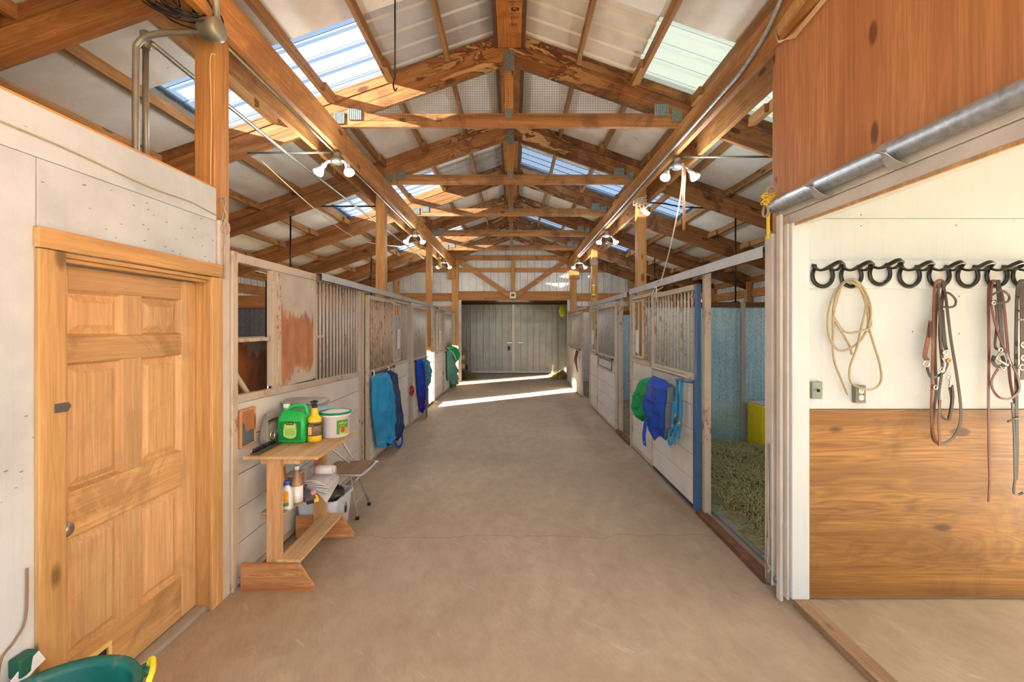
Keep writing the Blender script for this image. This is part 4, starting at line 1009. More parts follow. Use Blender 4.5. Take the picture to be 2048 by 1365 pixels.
mb = MB(); o_ = Vector((1.90, 6.38, 3.34)); mb.beam(o_+Vector((-.05, 0, .05)), o_+Vector((.05, 0, -.03)), .004, .07, (0, 1, 0))
thing1('paper_tag', mb, plastic_white, 'small white tag dangling from the twine on the post', 'tag', smooth=False)

# ------------------------------------------------------------------ workbench with its step
wb = empty('work_stand', (-1.5, 3.24, 0), 'home made pine stand with table top, lower shelf and step', 'stand')
build('table_top', MB().box(-1.745, -1.26, 2.87, 3.62, .843, .865), wood_benchy, wb, bevel=.003)
build('cleat', MB().box(-1.66, -1.40, 2.925, 2.965, .80, .842), wood_bench, wb, bevel=.003)
build('cleat', MB().box(-1.66, -1.40, 3.50, 3.54, .80, .842), wood_bench, wb, bevel=.003)
build('upright', MB().box(-1.600, -1.508, 2.885, 2.923, .01, .842), wood_bench, wb, bevel=.003)
build('upright', MB().box(-1.590, -1.498, 3.545, 3.583, .01, .842), wood_bench, wb, bevel=.003)
build('shelf', MB().box(-1.665, -1.495, 2.925, 3.543, .462, .48), wood_benchy, wb, bevel=.003)
for (y, t_) in ((2.86, .022), (3.585, .022)):
    build('foot_board', MB().prism([(-1.752, 0), (-1.284, 0), (-1.284, .035), (-1.38, .178), (-1.752, .178)], 'y', y, y+t_), wood_benchx, wb, bevel=.002)
build('step_board', MB().box(-1.528, -1.372, 2.87, 3.60, .179, .199), wood_benchy, wb, bevel=.003)
# --- on the table top
ZB = .866
green_p = P('green_plastic', 36, 182, 86, .35, .06)
jug = empty('jug', (-1.595, 3.25, ZB), 'green plastic gallon jug with white cap on the pine stand', 'jug')
def rrect(cx, cy, hx, hy, r, n=5):
    pts = []
    for (sx, sy, a0) in ((1, 1, 0), (-1, 1, 90), (-1, -1, 180), (1, -1, 270)):
        for k in range(n+1):
            a = math.radians(a0+90*k/n); pts.append((cx+sx*(hx-r)+r*math.cos(a), cy+sy*(hy-r)+r*math.sin(a)))
    return pts
def loft(mb, secs):        # list of (outline points, z)
    n = len(secs[0][0]); b0 = len(mb.v)
    for pts, z in secs: mb.v += [Vector((p[0], p[1], z)) for p in pts]
    for i in range(len(secs)-1):
        for k in range(n): mb.f.append((b0+i*n+k, b0+i*n+(k+1)%n, b0+(i+1)*n+(k+1)%n, b0+(i+1)*n+k))
    mb.f.append(tuple(b0+k for k in range(n-1, -1, -1))); mb.f.append(tuple(b0+(len(secs)-1)*n+k for k in range(n)))
    return mb
jx, jy = -1.595, 3.26
mb = loft(MB(), [(rrect(jx, jy, .085, .062, .02), ZB), (rrect(jx, jy, .097, .073, .022), ZB+.012), (rrect(jx, jy, .097, .073, .022), ZB+.165), (rrect(jx, jy, .094, .070, .022), ZB+.18),
                 (rrect(jx, jy, .082, .05, .022), ZB+.215), (rrect(jx-.02, jy, .05, .026, .02), ZB+.232)])
build('jug_body', mb, green_p, jug, smooth=True)
build('jug_handle', MB().tube(smooth_path([(jx-.055, jy, ZB+.235), (jx-.01, jy, ZB+.258), (jx+.04, jy, ZB+.262), (jx+.078, jy, ZB+.25), (jx+.086, jy, ZB+.20)], 6), [.014]*25, 10), green_p, jug, smooth=True)
build('jug_neck', MB().lathe((jx-.063, jy, ZB+.215), [(.026, 0), (.022, .02), (.02, .032)], 16), green_p, jug, smooth=True)
build('cap', MB().lathe((jx-.063, jy, ZB+.246), [(.023, 0), (.0235, .003), (.0235, .024), (.021, .027)], 20), plastic_white, jug, smooth=True)
fy = jy-.0738
lab = build('label', MB().prism([(jx-.048, ZB+.055), (jx-.03, ZB+.042), (jx, ZB+.034), (jx+.03, ZB+.042), (jx+.042, ZB+.055), (jx+.045, ZB+.09), (jx+.04, ZB+.14), (jx+.022, ZB+.152), (jx-.024, ZB+.152), (jx-.042, ZB+.14), (jx-.05, ZB+.09)], 'y', fy-.0006, fy), P('label_lime', 176, 214, 110, .5), jug)
build('label_panel', MB().box(jx-.08, jx+.075, fy+.0002, fy+.0012, ZB+.025, ZB+.158), P('label_green', 18, 132, 60, .4), jug)
build('brand_badge', MB().prism([(jx-.034, ZB+.143), (jx-.028, ZB+.135), (jx+.022, ZB+.135), (jx+.028, ZB+.143), (jx+.022, ZB+.158), (jx-.028, ZB+.158)], 'y', fy-.0014, fy-.0007), P('badge_black', 40, 32, 14, .5), lab)
ink_k = P('print_black', 30, 28, 26, .6); ink_w = P('print_white', 244, 244, 240, .5); ink_y = P('print_yellow', 246, 206, 30, .5); ink_r = P('print_red', 190, 40, 34, .5); ink_g = P('print_green', 60, 130, 60, .5)
RT = (math.pi/2, 0, 0)
text('lettering', 'Pyranha', .0145, (jx-.003, fy-.0018, ZB+.146), RT, ink_y, lab, .0002)
text('lettering', 'CONCENTRATE', .0092, (jx-.003, fy-.0008, ZB+.120), RT, ink_w, lab, .0002)
text('lettering', 'FLY CONTROL', .008, (jx-.003, fy-.0008, ZB+.102), RT, ink_g, lab, .0002)
for k, (w2) in enumerate((.034, .036, .034, .03)): build('print_line', MB().box(jx-.003-w2, jx-.003+w2, fy-.0012, fy-.0005, ZB+.090-k*.0085, ZB+.092-k*.0085), ink_g, lab)
yb = empty('spray_bottle', (-1.455, 3.25, ZB), 'yellow spray bottle with black trigger neck beside the green jug', 'bottle')
yel = P('yellow_plastic', 240, 206, 40, .35, .05); yx, yy_ = -1.452, 3.26
build('bottle_body', MB().lathe((yx, yy_, ZB), [(.040, 0), (.047, .006), (.048, .03), (.046, .045), (.046, .145), (.048, .155), (.046, .172), (.032, .184), (.025, .195), (.022, .235), (.019, .245)], 28), yel, yb, smooth=True)
yl = build('label', MB().lathe((yx, yy_, ZB+.045), [(.0465, 0), (.0466, .1)], 28), P('label_dark_print', 120, 104, 84, .5, .35, scale=60), yb, smooth=True)
build('brand_badge', MB().lathe((yx, yy_, ZB+.118), [(.0468, 0), (.0468, .016)], 28), P('badge_dark', 60, 44, 20, .5), yl)
text('lettering', 'Pyranha', .012, (yx-.006, yy_-.0475, ZB+.126), RT, ink_y, yl, .0002)
build('label_patch', MB().box(yx-.028, yx-.002, yy_-.0472, yy_-.0466, ZB+.055, ZB+.112), P('label_orange', 236, 176, 110, .5), yl)
build('trigger_head', MB().lathe((yx, yy_, ZB+.245), [(.018, 0), (.02, .006), (.02, .018), (.013, .024), (.013, .036), (.018, .04), (.012, .055)], 12).box(yx-.03, yx+.02, yy_-.008, yy_+.008, ZB+.283, ZB+.294).tube([(yx-.022, yy_, ZB+.288), (yx-.018, yy_-.01, ZB+.262)], .004, 6), plastic_black, yb, smooth=False)
bk = empty('bucket', (-1.368, 3.43, ZB), 'white tub of horse treats with green lid on the stand', 'bucket')
bx, by = -1.368, 3.43
lid_g = P('lid_green', 26, 132, 78, .4, .1)
build('bucket_body', MB().lathe((bx, by, ZB), [(.096, 0), (.101, .006), (.110, .155), (.113, .156), (.115, .17), (.115, .184), (.112, .186)], 40), plastic_white, bk, smooth=True)
build('lid', MB().lathe((bx, by, ZB+.18), [(.1165, -.006), (.1175, .004), (.1165, .010), (.108, .011), (.104, .004), (.0, .003)], 40), lid_g, bk, smooth=True)
def arc_patch(a0, a1, z0, z1, r, n=8):
    mb = MB()
    for i in range(n+1):
        a = math.radians(a0+(a1-a0)*i/n)
        for z in (z0, z1): mb.v.append(Vector((bx+r*math.cos(a), by+r*math.sin(a), z)))
    for i in range(n): mb.f.append((2*i, 2*i+2, 2*i+3, 2*i+1))
    return mb
bl = build('label', arc_patch(-64, -18, ZB+.03, ZB+.135, .1105), P('label_leaf_green', 60, 140, 56, .4, .2), bk, smooth=True)
build('label_yellow_patch', arc_patch(-54, -20, ZB+.03, ZB+.075, .1112), P('label_yellow_green', 170, 186, 60, .4, .2), bl, smooth=True)
ang = math.radians(-42); nx, ny = math.cos(ang), math.sin(ang)
text('lettering', 'APPLE', .024, (bx+.1135*nx, by+.1135*ny, ZB+.110), (math.pi/2, 0, ang+math.pi/2), ink_y, bl, .0002)
text('lettering', 'FLAVOR', .011, (bx+.1135*nx, by+.1135*ny, ZB+.090), (math.pi/2, 0, ang+math.pi/2), ink_y, bl, .0002)
mb = MB(); c = Vector((bx+.113*nx, by+.113*ny, ZB+.06)); tx = Vector((-ny, nx, 0))
ol = [c+tx*(.017*math.cos(a)*(1-.15*math.sin(a)))+Vector((0, 0, .018*math.sin(a)-(.004 if abs(math.cos(a)) < .3 and math.sin(a) > 0 else 0))) for a in [i*math.pi/10 for i in range(20)]]
mb.v = ol+[p+Vector((nx, ny, 0))*.001 for p in ol]; mb.f = [tuple(range(20)), tuple(range(39, 19, -1))]+[(i, (i+1)%20, 20+(i+1)%20, 20+i) for i in range(20)]
build('apple_picture', mb, ink_r, bl)
# lidded container behind, tray, plastic bag with a strap
ct = empty('storage_tub', (-1.62, 3.50, ZB), 'clear bluish tub with grey lid behind the green jug', 'tub')
tubm = P('cloudy_blue_plastic', 150, 176, 196, .3, .1)
build('tub_body', loft(MB(), [(rrect(-1.62, 3.49, .125, .075, .03), ZB), (rrect(-1.62, 3.49, .14, .09, .03), ZB+.24)]), tubm, ct, smooth=True)
build('lid', loft(MB(), [(rrect(-1.62, 3.49, .158, .105, .05), ZB+.242), (rrect(-1.62, 3.49, .160, .108, .05), ZB+.262), (rrect(-1.62, 3.49, .15, .098, .05), ZB+.272)]), P('grey_lid', 150, 146, 138, .5), ct, smooth=True)
tr = empty('curry_comb_tray', (-1.69, 3.03, ZB), 'narrow black tray of studs lying by the wall on the stand', 'tray')
build('tray', MB().box(-1.715, -1.655, 2.90, 3.20, ZB, ZB+.012), P('tray_rubber', 66, 70, 64, .6), tr, bevel=.003)
st_ = build('stud_row', MB(), plastic_black, tr) if False else None
f0 = None
for k in range(9):
    y_ = 2.92+k*.031
    if f0 is None: f0 = build('stud', MB().lathe((-1.70, y_, ZB+.012), [(.010, 0), (.008, .02), (.003, .027)], 8), plastic_black, tr, smooth=True)
    else: inst(f0, (0, .031*k, 0))
clr = P('clear_bag', 190, 188, 178, .2, .2)
pb = empty('strap_bag', (-1.72, 3.16, ZB), 'plastic bag with olive strap and buckles leaning on the white planks', 'bag')
build('bag_film', loft(MB(), [(rrect(-1.735, 3.18, .03, .075, .012), ZB+.0), (rrect(-1.738, 3.18, .034, .08, .012), ZB+.06), (rrect(-1.745, 3.19, .022, .07, .012), ZB+.16), (rrect(-1.752, 3.2, .008, .04, .006), ZB+.22)]), clr, pb, smooth=True)
clr.node_tree.nodes['Principled BSDF'].inputs['Transmission Weight'].default_value = .5; clr.node_tree.nodes['Principled BSDF'].inputs['IOR'].default_value = 1.08
olive = P('olive_webbing', 92, 90, 70, .7, .2)
build('strap', MB().strap([(-1.70, 3.12, ZB+.05), (-1.69, 3.18, ZB+.09), (-1.69, 3.24, ZB+.13), (-1.71, 3.20, ZB+.17), (-1.72, 3.13, ZB+.16)], .025, .004, (1, -.6, 0)), olive, pb)
build('buckle', MB().tube([(-1.692+.0*a, 3.13+.028*math.cos(a), ZB+.075+.03*math.sin(a)) for a in [i*math.pi/8 for i in range(16)]], .005, 6, closed=True), met_chrome, pb, smooth=True)
build('snap', MB().tube([(-1.70, 3.10, ZB+.18), (-1.69, 3.2, ZB+.185)], .006, 6), met_dark, pb, smooth=True)
pc = empty('notice_board', (-1.778, 3.0, .93), 'small worn pinboard with torn blue paper screwed to white planks', 'board')
build('backing', MB().box(-1.797, -1.783, 2.905, 3.075, .905, 1.155), P('brown_board', 168, 112, 72, .7, .2), pc)
fb = MB().box(-1.783, -1.775, 2.905, 2.918, .905, 1.155).box(-1.783, -1.775, 3.062, 3.075, .905, 1.155).box(-1.783, -1.775, 2.918, 3.062, .905, .918).box(-1.783, -1.775, 2.918, 3.062, 1.142, 1.155)
build('frame', fb, wood_case, pc)
build('torn_paper', MB().prism([(2.919, .919), (3.061, .919), (3.061, .995), (3.03, 1.01), (2.99, 1.0), (2.965, 1.01), (2.955, 1.05), (2.93, 1.075), (2.919, 1.08)], 'x', -1.7825, -1.781), P('slate_paper', 84, 98, 108, .8, .2), pc)
# --- on the shelf
ZS = .481
wbt = empty('squeeze_bottle', (-1.515, 2.985, ZS), 'white plastic bottle with blue cap on the lower shelf', 'bottle')
build('bottle_body', loft(MB(), [(rrect(-1.515, 2.985, .030, .020, .012), ZS), (rrect(-1.515, 2.985, .036, .024, .014), ZS+.01), (rrect(-1.515, 2.985, .036, .024, .014), ZS+.10), (rrect(-1.515, 2.985, .032, .022, .014), ZS+.135), (rrect(-1.515, 2.985, .014, .013, .012), ZS+.155), (rrect(-1.515, 2.985, .013, .013, .012), ZS+.165)]), plastic_white, wbt, smooth=True)
build('cap', MB().lathe((-1.515, 2.985, ZS+.163), [(.017, 0), (.017, .024), (.014, .028)], 16), P('blue_cap', 52, 84, 190, .35), wbt, smooth=True)
build('label', MB().prism([(-1.535, ZS+.04), (-1.502, ZS+.03), (-1.492, ZS+.06), (-1.495, ZS+.12), (-1.515, ZS+.13), (-1.533, ZS+.10), (-1.538, ZS+.07)], 'y', 2.9602, 2.961), P('orange_yellow_label', 236, 168, 44, .5, .25, scale=40), wbt)
build('label_patch', MB().prism([(-1.53, ZS+.022), (-1.492, ZS+.03), (-1.492, ZS+.055), (-1.53, ZS+.045)], 'y', 2.9596, 2.9601), P('teal_label', 70, 140, 116, .5), wbt)
amb = P('brown_vinegar', 164, 124, 78, .2, .2)
for (x, y, lb, cap_, h) in ((-1.493, 3.075, 'clear bottle of brown liquid with white cap and big white label', plastic_white, .235), (-1.60, 3.10, 'brown bottle with tan cap behind the white squeeze bottle', P('tan_cap', 206, 176, 130), .25)):
    t = empty('bottle', (x, y, ZS), lb, 'bottle')
    build('bottle_body', MB().lathe((x, y, ZS), [(.034, 0), (.039, .006), (.039, .135), (.034, .155), (.018, .19), (.014, .215), (.014, h)], 24), amb, t, smooth=True)
    build('cap', MB().lathe((x, y, ZS+h), [(.016, 0), (.016, .024), (.014, .026)], 16), cap_, t, smooth=True)
    if x > -1.55:
        build('label', MB().lathe((x, y, ZS+.02), [(.0395, 0), (.0395, .108)], 24), ink_w, t, smooth=True)
        build('printed_mark', MB().tube([(x-.006+.007*math.cos(a), y-.0398, ZS+.085+.007*math.sin(a)) for a in [1+i*.4 for i in range(9)]], .0015, 5), ink_k, t)
bxo = empty('food_box', (-1.59, 3.33, ZS), 'clear plastic box of brown nuggets with green sticker', 'box')
build('box_body', MB().box(-1.605, -1.525, 3.12, 3.26, ZS, ZS+.165), P('nugget_brown', 142, 104, 86, .3, .4, scale=60), bxo, bevel=.008)
build('lid', MB().box(-1.61, -1.52, 3.115, 3.265, ZS+.166, ZS+.18), P('clear_lid', 190, 186, 180, .2), bxo, bevel=.005)
build('sticker', MB().box(-1.5245, -1.5235, 3.14, 3.20, ZS+.02, ZS+.16).box(-1.56, -1.526, 3.117, 3.1185, ZS+.02, ZS+.16), P('green_sticker', 120, 190, 90, .5, .3, scale=50), bxo)
npm = P('newsprint', 206, 204, 204, .8, .12, scale=30)
npg = empty('newspaper_stack', (-1.44, 3.40, ZS), 'folded newspapers sagging over the edge of the lower shelf', 'newspaper')
rr = random.Random(3)
for k in range(7):
    z = ZS+.004+k*.0135; jx_ = rr.uniform(-.012, .012); dr = .05 if k == 0 else .012
    def pf_(u, v, z=z, jx_=jx_, dr=dr):
        x = -1.515+.155*u+jx_; y = 3.27+.20*v+jx_
        return (x, y, z-(dr*max(0, (u-.45))**1.5*3*(1.2-v))+.004*math.sin(5*u+3*v+k))
    mb = MB().grid(pf_, 8, 6); n = len(mb.v); mb.v += [p+Vector((0, 0, .010)) for p in mb.v]; mb.f += [tuple(n+i for i in reversed(f)) for f in mb.f]
    W = 9
    for i in range(8): mb.f.append((i, n+i, n+i+1, i+1)); mb.f.append((6*W+i+1, n+6*W+i+1, n+6*W+i, 6*W+i))
    for j in range(6): mb.f.append((j*W, (j+1)*W, n+(j+1)*W, n+j*W)); mb.f.append((j*W+8, n+j*W+8, n+(j+1)*W+8, (j+1)*W+8))
    build('newspaper', mb, npm, npg, smooth=False)
rl = empty('paper_roll', (-1.43, 3.36, ZS+.11), 'white roll of bags lying on the folded newspapers', 'roll')
build('roll', MB().tube([(-1.53, 3.37, ZS+.141), (-1.36, 3.37, ZS+.141)], .033, 20), plastic_white, rl, smooth=True)
build('end_cap', MB().tube([(-1.36, 3.37, ZS+.141), (-1.345, 3.37, ZS+.141)], .027, 20), P('cap_grey_white', 206, 206, 204), rl, smooth=True)
build('printed_band', MB().tube([(-1.50, 3.37, ZS+.141), (-1.45, 3.37, ZS+.141)], .0335, 20), P('pink_print', 206, 176, 176, .5, .3, scale=80), rl, smooth=True)
gl = empty('work_gloves', (-1.49, 3.22, ZS), 'grey and yellow work gloves drooping off the lower shelf', 'gloves')
def slab(fn_c, w, t, mat, name, parent): return build(name, MB().strap(fn_c, w, t, (.6, -.5, 1)), mat, parent, bevel=.004)
slab([(-1.56, 3.19, ZS+.035), (-1.50, 3.18, ZS+.035), (-1.455, 3.17, ZS+.012), (-1.44, 3.16, ZS-.012)], .075, .022, P('glove_grey', 84, 84, 90, .8), 'glove_back', gl)
slab([(-1.55, 3.20, ZS+.012), (-1.50, 3.19, ZS+.012), (-1.45, 3.185, ZS-.008), (-1.43, 3.17, ZS-.035)], .07, .018, P('glove_black', 46, 46, 42, .8), 'glove_palm', gl)
slab([(-1.455, 3.20, ZS+.03), (-1.44, 3.195, ZS+.04), (-1.425, 3.19, ZS+.02)], .035, .012, P('glove_pink', 196, 140, 156, .7), 'glove_cuff', gl)
slab([(-1.43, 3.20, ZS+.008), (-1.415, 3.195, ZS-.01), (-1.41, 3.19, ZS-.035)], .035, .014, P('glove_yellow', 226, 178, 30, .6), 'glove_thumb', gl)

# white tub with a black bag, folding chair
tb = empty('storage_bin', (-1.6, 3.80, 0), 'white rectangular plastic bin holding a black bag, under the chair', 'bin')
secs = [(rrect(-1.60, 3.80, .145, .165, .04), .0), (rrect(-1.60, 3.80, .165, .19, .045), .25), (rrect(-1.60, 3.80, .178, .203, .05), .252), (rrect(-1.60, 3.80, .178, .203, .05), .28), (rrect(-1.60, 3.80, .160, .186, .045), .28), (rrect(-1.60, 3.80, .155, .180, .045), .20)]
bw = P('bin_white', 216, 224, 230, .45, .04)
build('bin_body', loft(MB(), secs), bw, tb, smooth=False)
emb = MB(); ex = -1.4445+.004
emb.tube([(ex, 3.83+.02*math.cos(a), .15+.045*math.sin(a)) for a in [i*math.pi/9 for i in range(18)]], .003, 5, closed=True)
emb.tube(smooth_path([(ex, 3.815, .17), (ex, 3.83, .155), (ex, 3.845, .165), (ex, 3.83, .14), (ex, 3.82, .12), (ex, 3.84, .125)], 3), .003, 5)
for k in range(5): emb.box(ex-.002, ex+.002, 3.815+k*.007, 3.819+k*.007, .205, .23)
build('printed_emblem', emb, ink_k, tb)
bagm = P('black_film', 60, 60, 54, .18, .4, scale=14, bump=.8)
def lump(cx, cy, cz, rx, ry, rz, seed, amp=.18):
    rr = random.Random(seed); ph = [rr.uniform(0, 6) for _ in range(6)]
    def fn(u, v):
        a = 2*math.pi*u; b = math.pi*(v*.98+.01)-math.pi/2
        k = 1+amp*(math.sin(3*a+ph[0])*math.cos(2*b+ph[1])+.5*math.sin(7*a+ph[2]+3*b)+.4*math.sin(5*b+ph[3]))
        return (cx+rx*math.cos(a)*math.cos(b)*k, cy+ry*math.sin(a)*math.cos(b)*k, cz+rz*math.sin(b)*k)
    return MB().grid(fn, 40, 20, True)
build('bin_bag', lump(-1.565, 3.78, .275, .115, .14, .095, 4, .12), bagm, smooth=True, label='crumpled black plastic bag stuffed in the white bin', cat='bag')
ch = empty('folding_chair', (-1.5, 3.98, 0), 'metal folding chair with brown wooden seat beside the white planks', 'chair')
chm = plain('chair_tube_grey', S(190, 186, 180), .35, .5, .1, 8)
build('seat', MB().add([(-1.66, 3.76, .435), (-1.31, 3.78, .445), (-1.29, 4.14, .445), (-1.64, 4.14, .435), (-1.66, 3.76, .455), (-1.31, 3.78, .465), (-1.29, 4.14, .465), (-1.64, 4.14, .455)], [(0,3,2,1),(4,5,6,7),(0,1,5,4),(1,2,6,5),(2,3,7,6),(3,0,4,7)]), wood_grey, ch, bevel=.006)
build('seat_rim', MB().tube(smooth_path([(-1.66, 3.752, .44), (-1.45, 3.76, .445), (-1.31, 3.765, .445), (-1.275, 3.80, .445), (-1.27, 4.10, .445), (-1.29, 4.155, .445), (-1.64, 4.155, .44)], 4), .011, 8), chm, ch, smooth=True)
for (ys, ym_, yf, yr) in ((3.745, 4.06, 3.93, 4.05), (4.165, 4.175, 4.25, 4.15)):
    lg = build('leg', MB().tube([(-1.735, ys, .83), (-1.50, ym_, .47), (-1.375, yf, .02)], .011, 8), chm, ch, smooth=True)
    build('foot_cap', MB().lathe((-1.375, yf, 0), [(.016, 0), (.017, .02), (.012, .03)], 10), met_dark, lg, smooth=True)
    l2 = build('leg', MB().tube([(-1.33, yr, .43), (-1.50, yr, .22), (-1.70, yr, .02)], .010, 8), chm, ch, smooth=True)
    build('foot_cap', MB().lathe((-1.70, yr, 0), [(.016, 0), (.017, .02), (.012, .03)], 10), met_dark, l2, smooth=True)
build('backrest', MB().grid(lambda u, v: (-1.735-.02*math.sin(math.pi*u)+.035*(1-v), 3.745+.42*u, .70+.14*v), 8, 2), chm, ch, smooth=True)
build('stretcher', MB().tube([(-1.402, 3.96, .13), (-1.402, 4.235, .13)], .007, 6), chm, ch, smooth=True)

# ------------------------------------------------------------------ hanging sheets and halters
import mathutils.noise as mnoise
def fabric(name, r, g, b, dirt=.25, d=(120, 116, 110)):
    m = NT(name, .85, 0, .15); c = S(r, g, b)
    n = m.noise(m.map((5,)*3), 1.0, 5, .65); n2 = m.noise(m.map((220,)*3), 1.0, 2)
    cc_ = m.ramp(n, [(.3, tuple(x*.8 for x in c[:3])+(1,)), (.6, c)])
    cc_ = m.mix(m.math('MULTIPLY', m.mask(m.noise(m.map((2.5,)*3), 1.0, 4), .5, .7), dirt), cc_, S(*d))
    m.color(cc_); m.bump(m.math('ADD', n, m.math('MULTIPLY', n2, .3)), .35, .01); return m.m
def drape(name, X, s, rows, folds, mat, parent, seed=1, fa=.22, nu=56, nv=34, off=.012, power=.6):
    rows = sorted(rows, key=lambda r: -r[0]); zs = [r[0] for r in rows]
    def row(v):
        t = v*(len(rows)-1); i = min(int(t), len(rows)-2); f = t-i; f = f*f*(3-2*f)
        return [rows[i][k]+(rows[i+1][k]-rows[i][k])*f for k in range(4)]
    rr = random.Random(seed); ph = [rr.uniform(0, 6.28) for _ in range(4)]
    def fn(u, v):
        z, ya, yb_, o = row(v)
        if u <= .72:
            q = u/.72; m_ = math.sin(math.pi*min(max(q, 0), 1))**power
            rd = lambda t: 1-abs(math.sin(math.pi*t))**.7
            w_ = .95-fa*1.5*rd(folds*q+ph[0]+.55*v)-fa*1.1*rd(folds*1.9*q+ph[1]-.9*v)*v+fa*1.2*mnoise.noise(Vector((q*5+seed, v*7, seed)))+fa*.6*mnoise.noise(Vector((q*13, v*16+seed, 3)))
            return (X+s*(off+o*m_*w_), ya+(yb_-ya)*q+.006*math.sin(14*v+ph[3]), z+.05*math.sin(folds*6.28*q+ph[2])*max(0, v-.75)*4*.5+.01*math.sin(8*q))
        q = (u-.72)/.28
        return (X+s*off*.3, yb_+(ya-yb_)*q, z)
    mb = MB().grid(fn, nu, nv, True)
    W = nu
    mb.f.append(tuple(range(W-1, -1, -1))); mb.f.append(tuple(nv*W+i for i in range(W)))
    return build(name, mb, mat, parent, smooth=True)
f_turq = fabric('turquoise_canvas', 50, 152, 206, .25, (96, 128, 148)); f_navy = fabric('navy_canvas', 50, 70, 112, .3); f_green = fabric('bright_green_nylon', 38, 158, 90, .15); f_blue = fabric('royal_blue_nylon', 46, 78, 170, .45, (104, 100, 128))
f_strapb = fabric('blue_webbing', 40, 84, 190, .1); f_pale = fabric('pale_teal_net', 110, 160, 164, .4); f_purp = fabric('violet_blue_nylon', 58, 48, 170, .2); f_lblue = fabric('sky_blue_webbing', 40, 140, 190, .15)
f_grey = fabric('grey_fleece', 104, 112, 120, .3); f_sea = fabric('sea_green_net', 96, 158, 140, .4)
XD = LX+.05
bl_ = empty('horse_blanket', (XD, 5.85, .2), 'turquoise horse blanket with navy lining hanging on the stall door', 'blanket')
drape('outer_cloth', XD, 1, [(1.09, 5.44, 6.04, .05), (1.05, 5.43, 6.10, .11), (.88, 5.42, 6.22, .14), (.62, 5.46, 6.32, .16), (.40, 5.54, 6.28, .17), (.24, 5.60, 6.14, .16), (.18, 5.62, 5.98, .14)], 2.3, f_turq, bl_, 3, .22)
drape('lining', XD, 1, [(1.10, 5.98, 6.20, .06), (1.05, 6.00, 6.34, .12), (.8, 6.12, 6.46, .14), (.5, 6.16, 6.56, .16), (.28, 6.06, 6.58, .18), (.16, 6.08, 6.54, .16), (.12, 6.12, 6.44, .10)], 2.6, f_navy, bl_, 8, .2)
build('leg_strap', MB().strap([(XD+.13, 6.02, .22), (XD+.15, 6.05, .10), (XD+.17, 6.14, .05), (XD+.18, 6.26, .08), (XD+.17, 6.3, .2)], .04, .004, (1, -.3, 0)), f_strapb, bl_)
build('strap_clip', MB().tube([(XD+.175, 6.17+.018*math.cos(a), .14+.035*math.sin(a)) for a in [i*math.pi/6 for i in range(12)]], .005, 6, closed=True), met_chrome, bl_, smooth=True)
build('hanging_loop', MB().tube(smooth_path([(XD+.01, 5.50, 1.04), (XD+.03, 5.48, 1.12), (XD+.015, 5.5, 1.17)], 4), .008, 6).tube(smooth_path([(XD+.02, 6.08, 1.06), (XD+.04, 6.10, 1.13), (XD+.015, 6.1, 1.17)], 4), .008, 6), plastic_white, bl_, smooth=True)
h1 = empty('halter_set', (XD, 8.2, .4), 'royal blue halters and straps hanging on the second sliding door', 'halters')
drape('halter_band', XD, 1, [(1.10, 7.98, 8.22, .05), (1.04, 7.95, 8.42, .10), (.8, 7.98, 8.50, .12), (.55, 8.06, 8.52, .12), (.42, 8.14, 8.40, .10)], 3, fabric('halter_blue', 36, 76, 188, .1), h1, 5, .35)
drape('halter_tail', XD, 1, [(.62, 8.12, 8.44, .10), (.40, 8.16, 8.50, .12), (.2, 8.24, 8.46, .09), (.12, 8.30, 8.40, .05)], 2.5, f_purp, h1, 6, .3)
build('halter_strap', MB().strap([(XD+.13, 8.16, 1.02), (XD+.15, 8.20, .7), (XD+.14, 8.24, .35), (XD+.13, 8.28, .02)], .05, .005, (1, -.4, 0)), f_grey, h1)
h2 = empty('fly_mask', (XD, 8.7, .5), 'pale teal fly mask hanging beside the royal blue halters', 'fly mask')
drape('mask_net', XD, 1, [(1.10, 8.44, 8.66, .05), (1.02, 8.46, 8.92, .12), (.8, 8.56, 9.05, .14), (.6, 8.7, 9.0, .10), (.52, 8.78, 8.92, .05)], 2, fabric('teal_net', 74, 152, 176, .3), h2, 9, .3)
drape('mask_edge', XD, 1, [(.9, 8.46, 8.62, .05), (.5, 8.5, 8.78, .10), (.2, 8.56, 8.80, .09), (.1, 8.62, 8.72, .05)], 2, f_pale, h2, 10, .3)
build('rope_halter', MB().tube([(LX+.035+.02*math.sin(3*a), 7.72+.05*math.cos(a), .60+.07*math.sin(a)+.01*math.sin(7*a)) for a in [i*math.pi/12 for i in range(24)]], .017, 6, closed=True).tube(smooth_path([(LX+.05, 7.70, .66), (LX+.06, 7.73, .60), (LX+.05, 7.75, .54)], 4), .016, 6), fabric('red_rope', 186, 66, 52, .2), smooth=True, label='red rope loop on the grey stall post', cat='rope')
h3 = empty('fly_sheet', (XD, 12.1, .1), 'bright green and sea green fly sheets on the farthest stall door', 'fly sheets')
drape('sheet_bundle', XD, 1, [(1.18, 11.75, 12.4, .10), (1.12, 11.7, 12.8, .22), (.95, 11.9, 13.0, .26), (.75, 12.3, 12.9, .18), (.68, 12.5, 12.8, .08)], 3, f_green, h3, 12, .2)
drape('sheet_net', XD, 1, [(1.08, 11.6, 12.0, .08), (.8, 11.6, 12.3, .14), (.45, 11.65, 12.2, .16), (.3, 11.75, 12.05, .10)], 3, f_sea, h3, 13, .3)
drape('sheet_tail', XD, 1, [(.8, 12.2, 12.5, .10), (.4, 12.3, 12.8, .20), (.12, 12.3, 12.8, .20), (.04, 12.4, 12.65, .12)], 3, f_sea, h3, 14, .3)
build('sheet_tie', MB().tube(smooth_path([(XD+.02, 11.7, 1.16), (XD+.14, 11.9, 1.0), (XD+.2, 12.1, .8)], 5), .014, 6), plastic_white, h3, smooth=True)
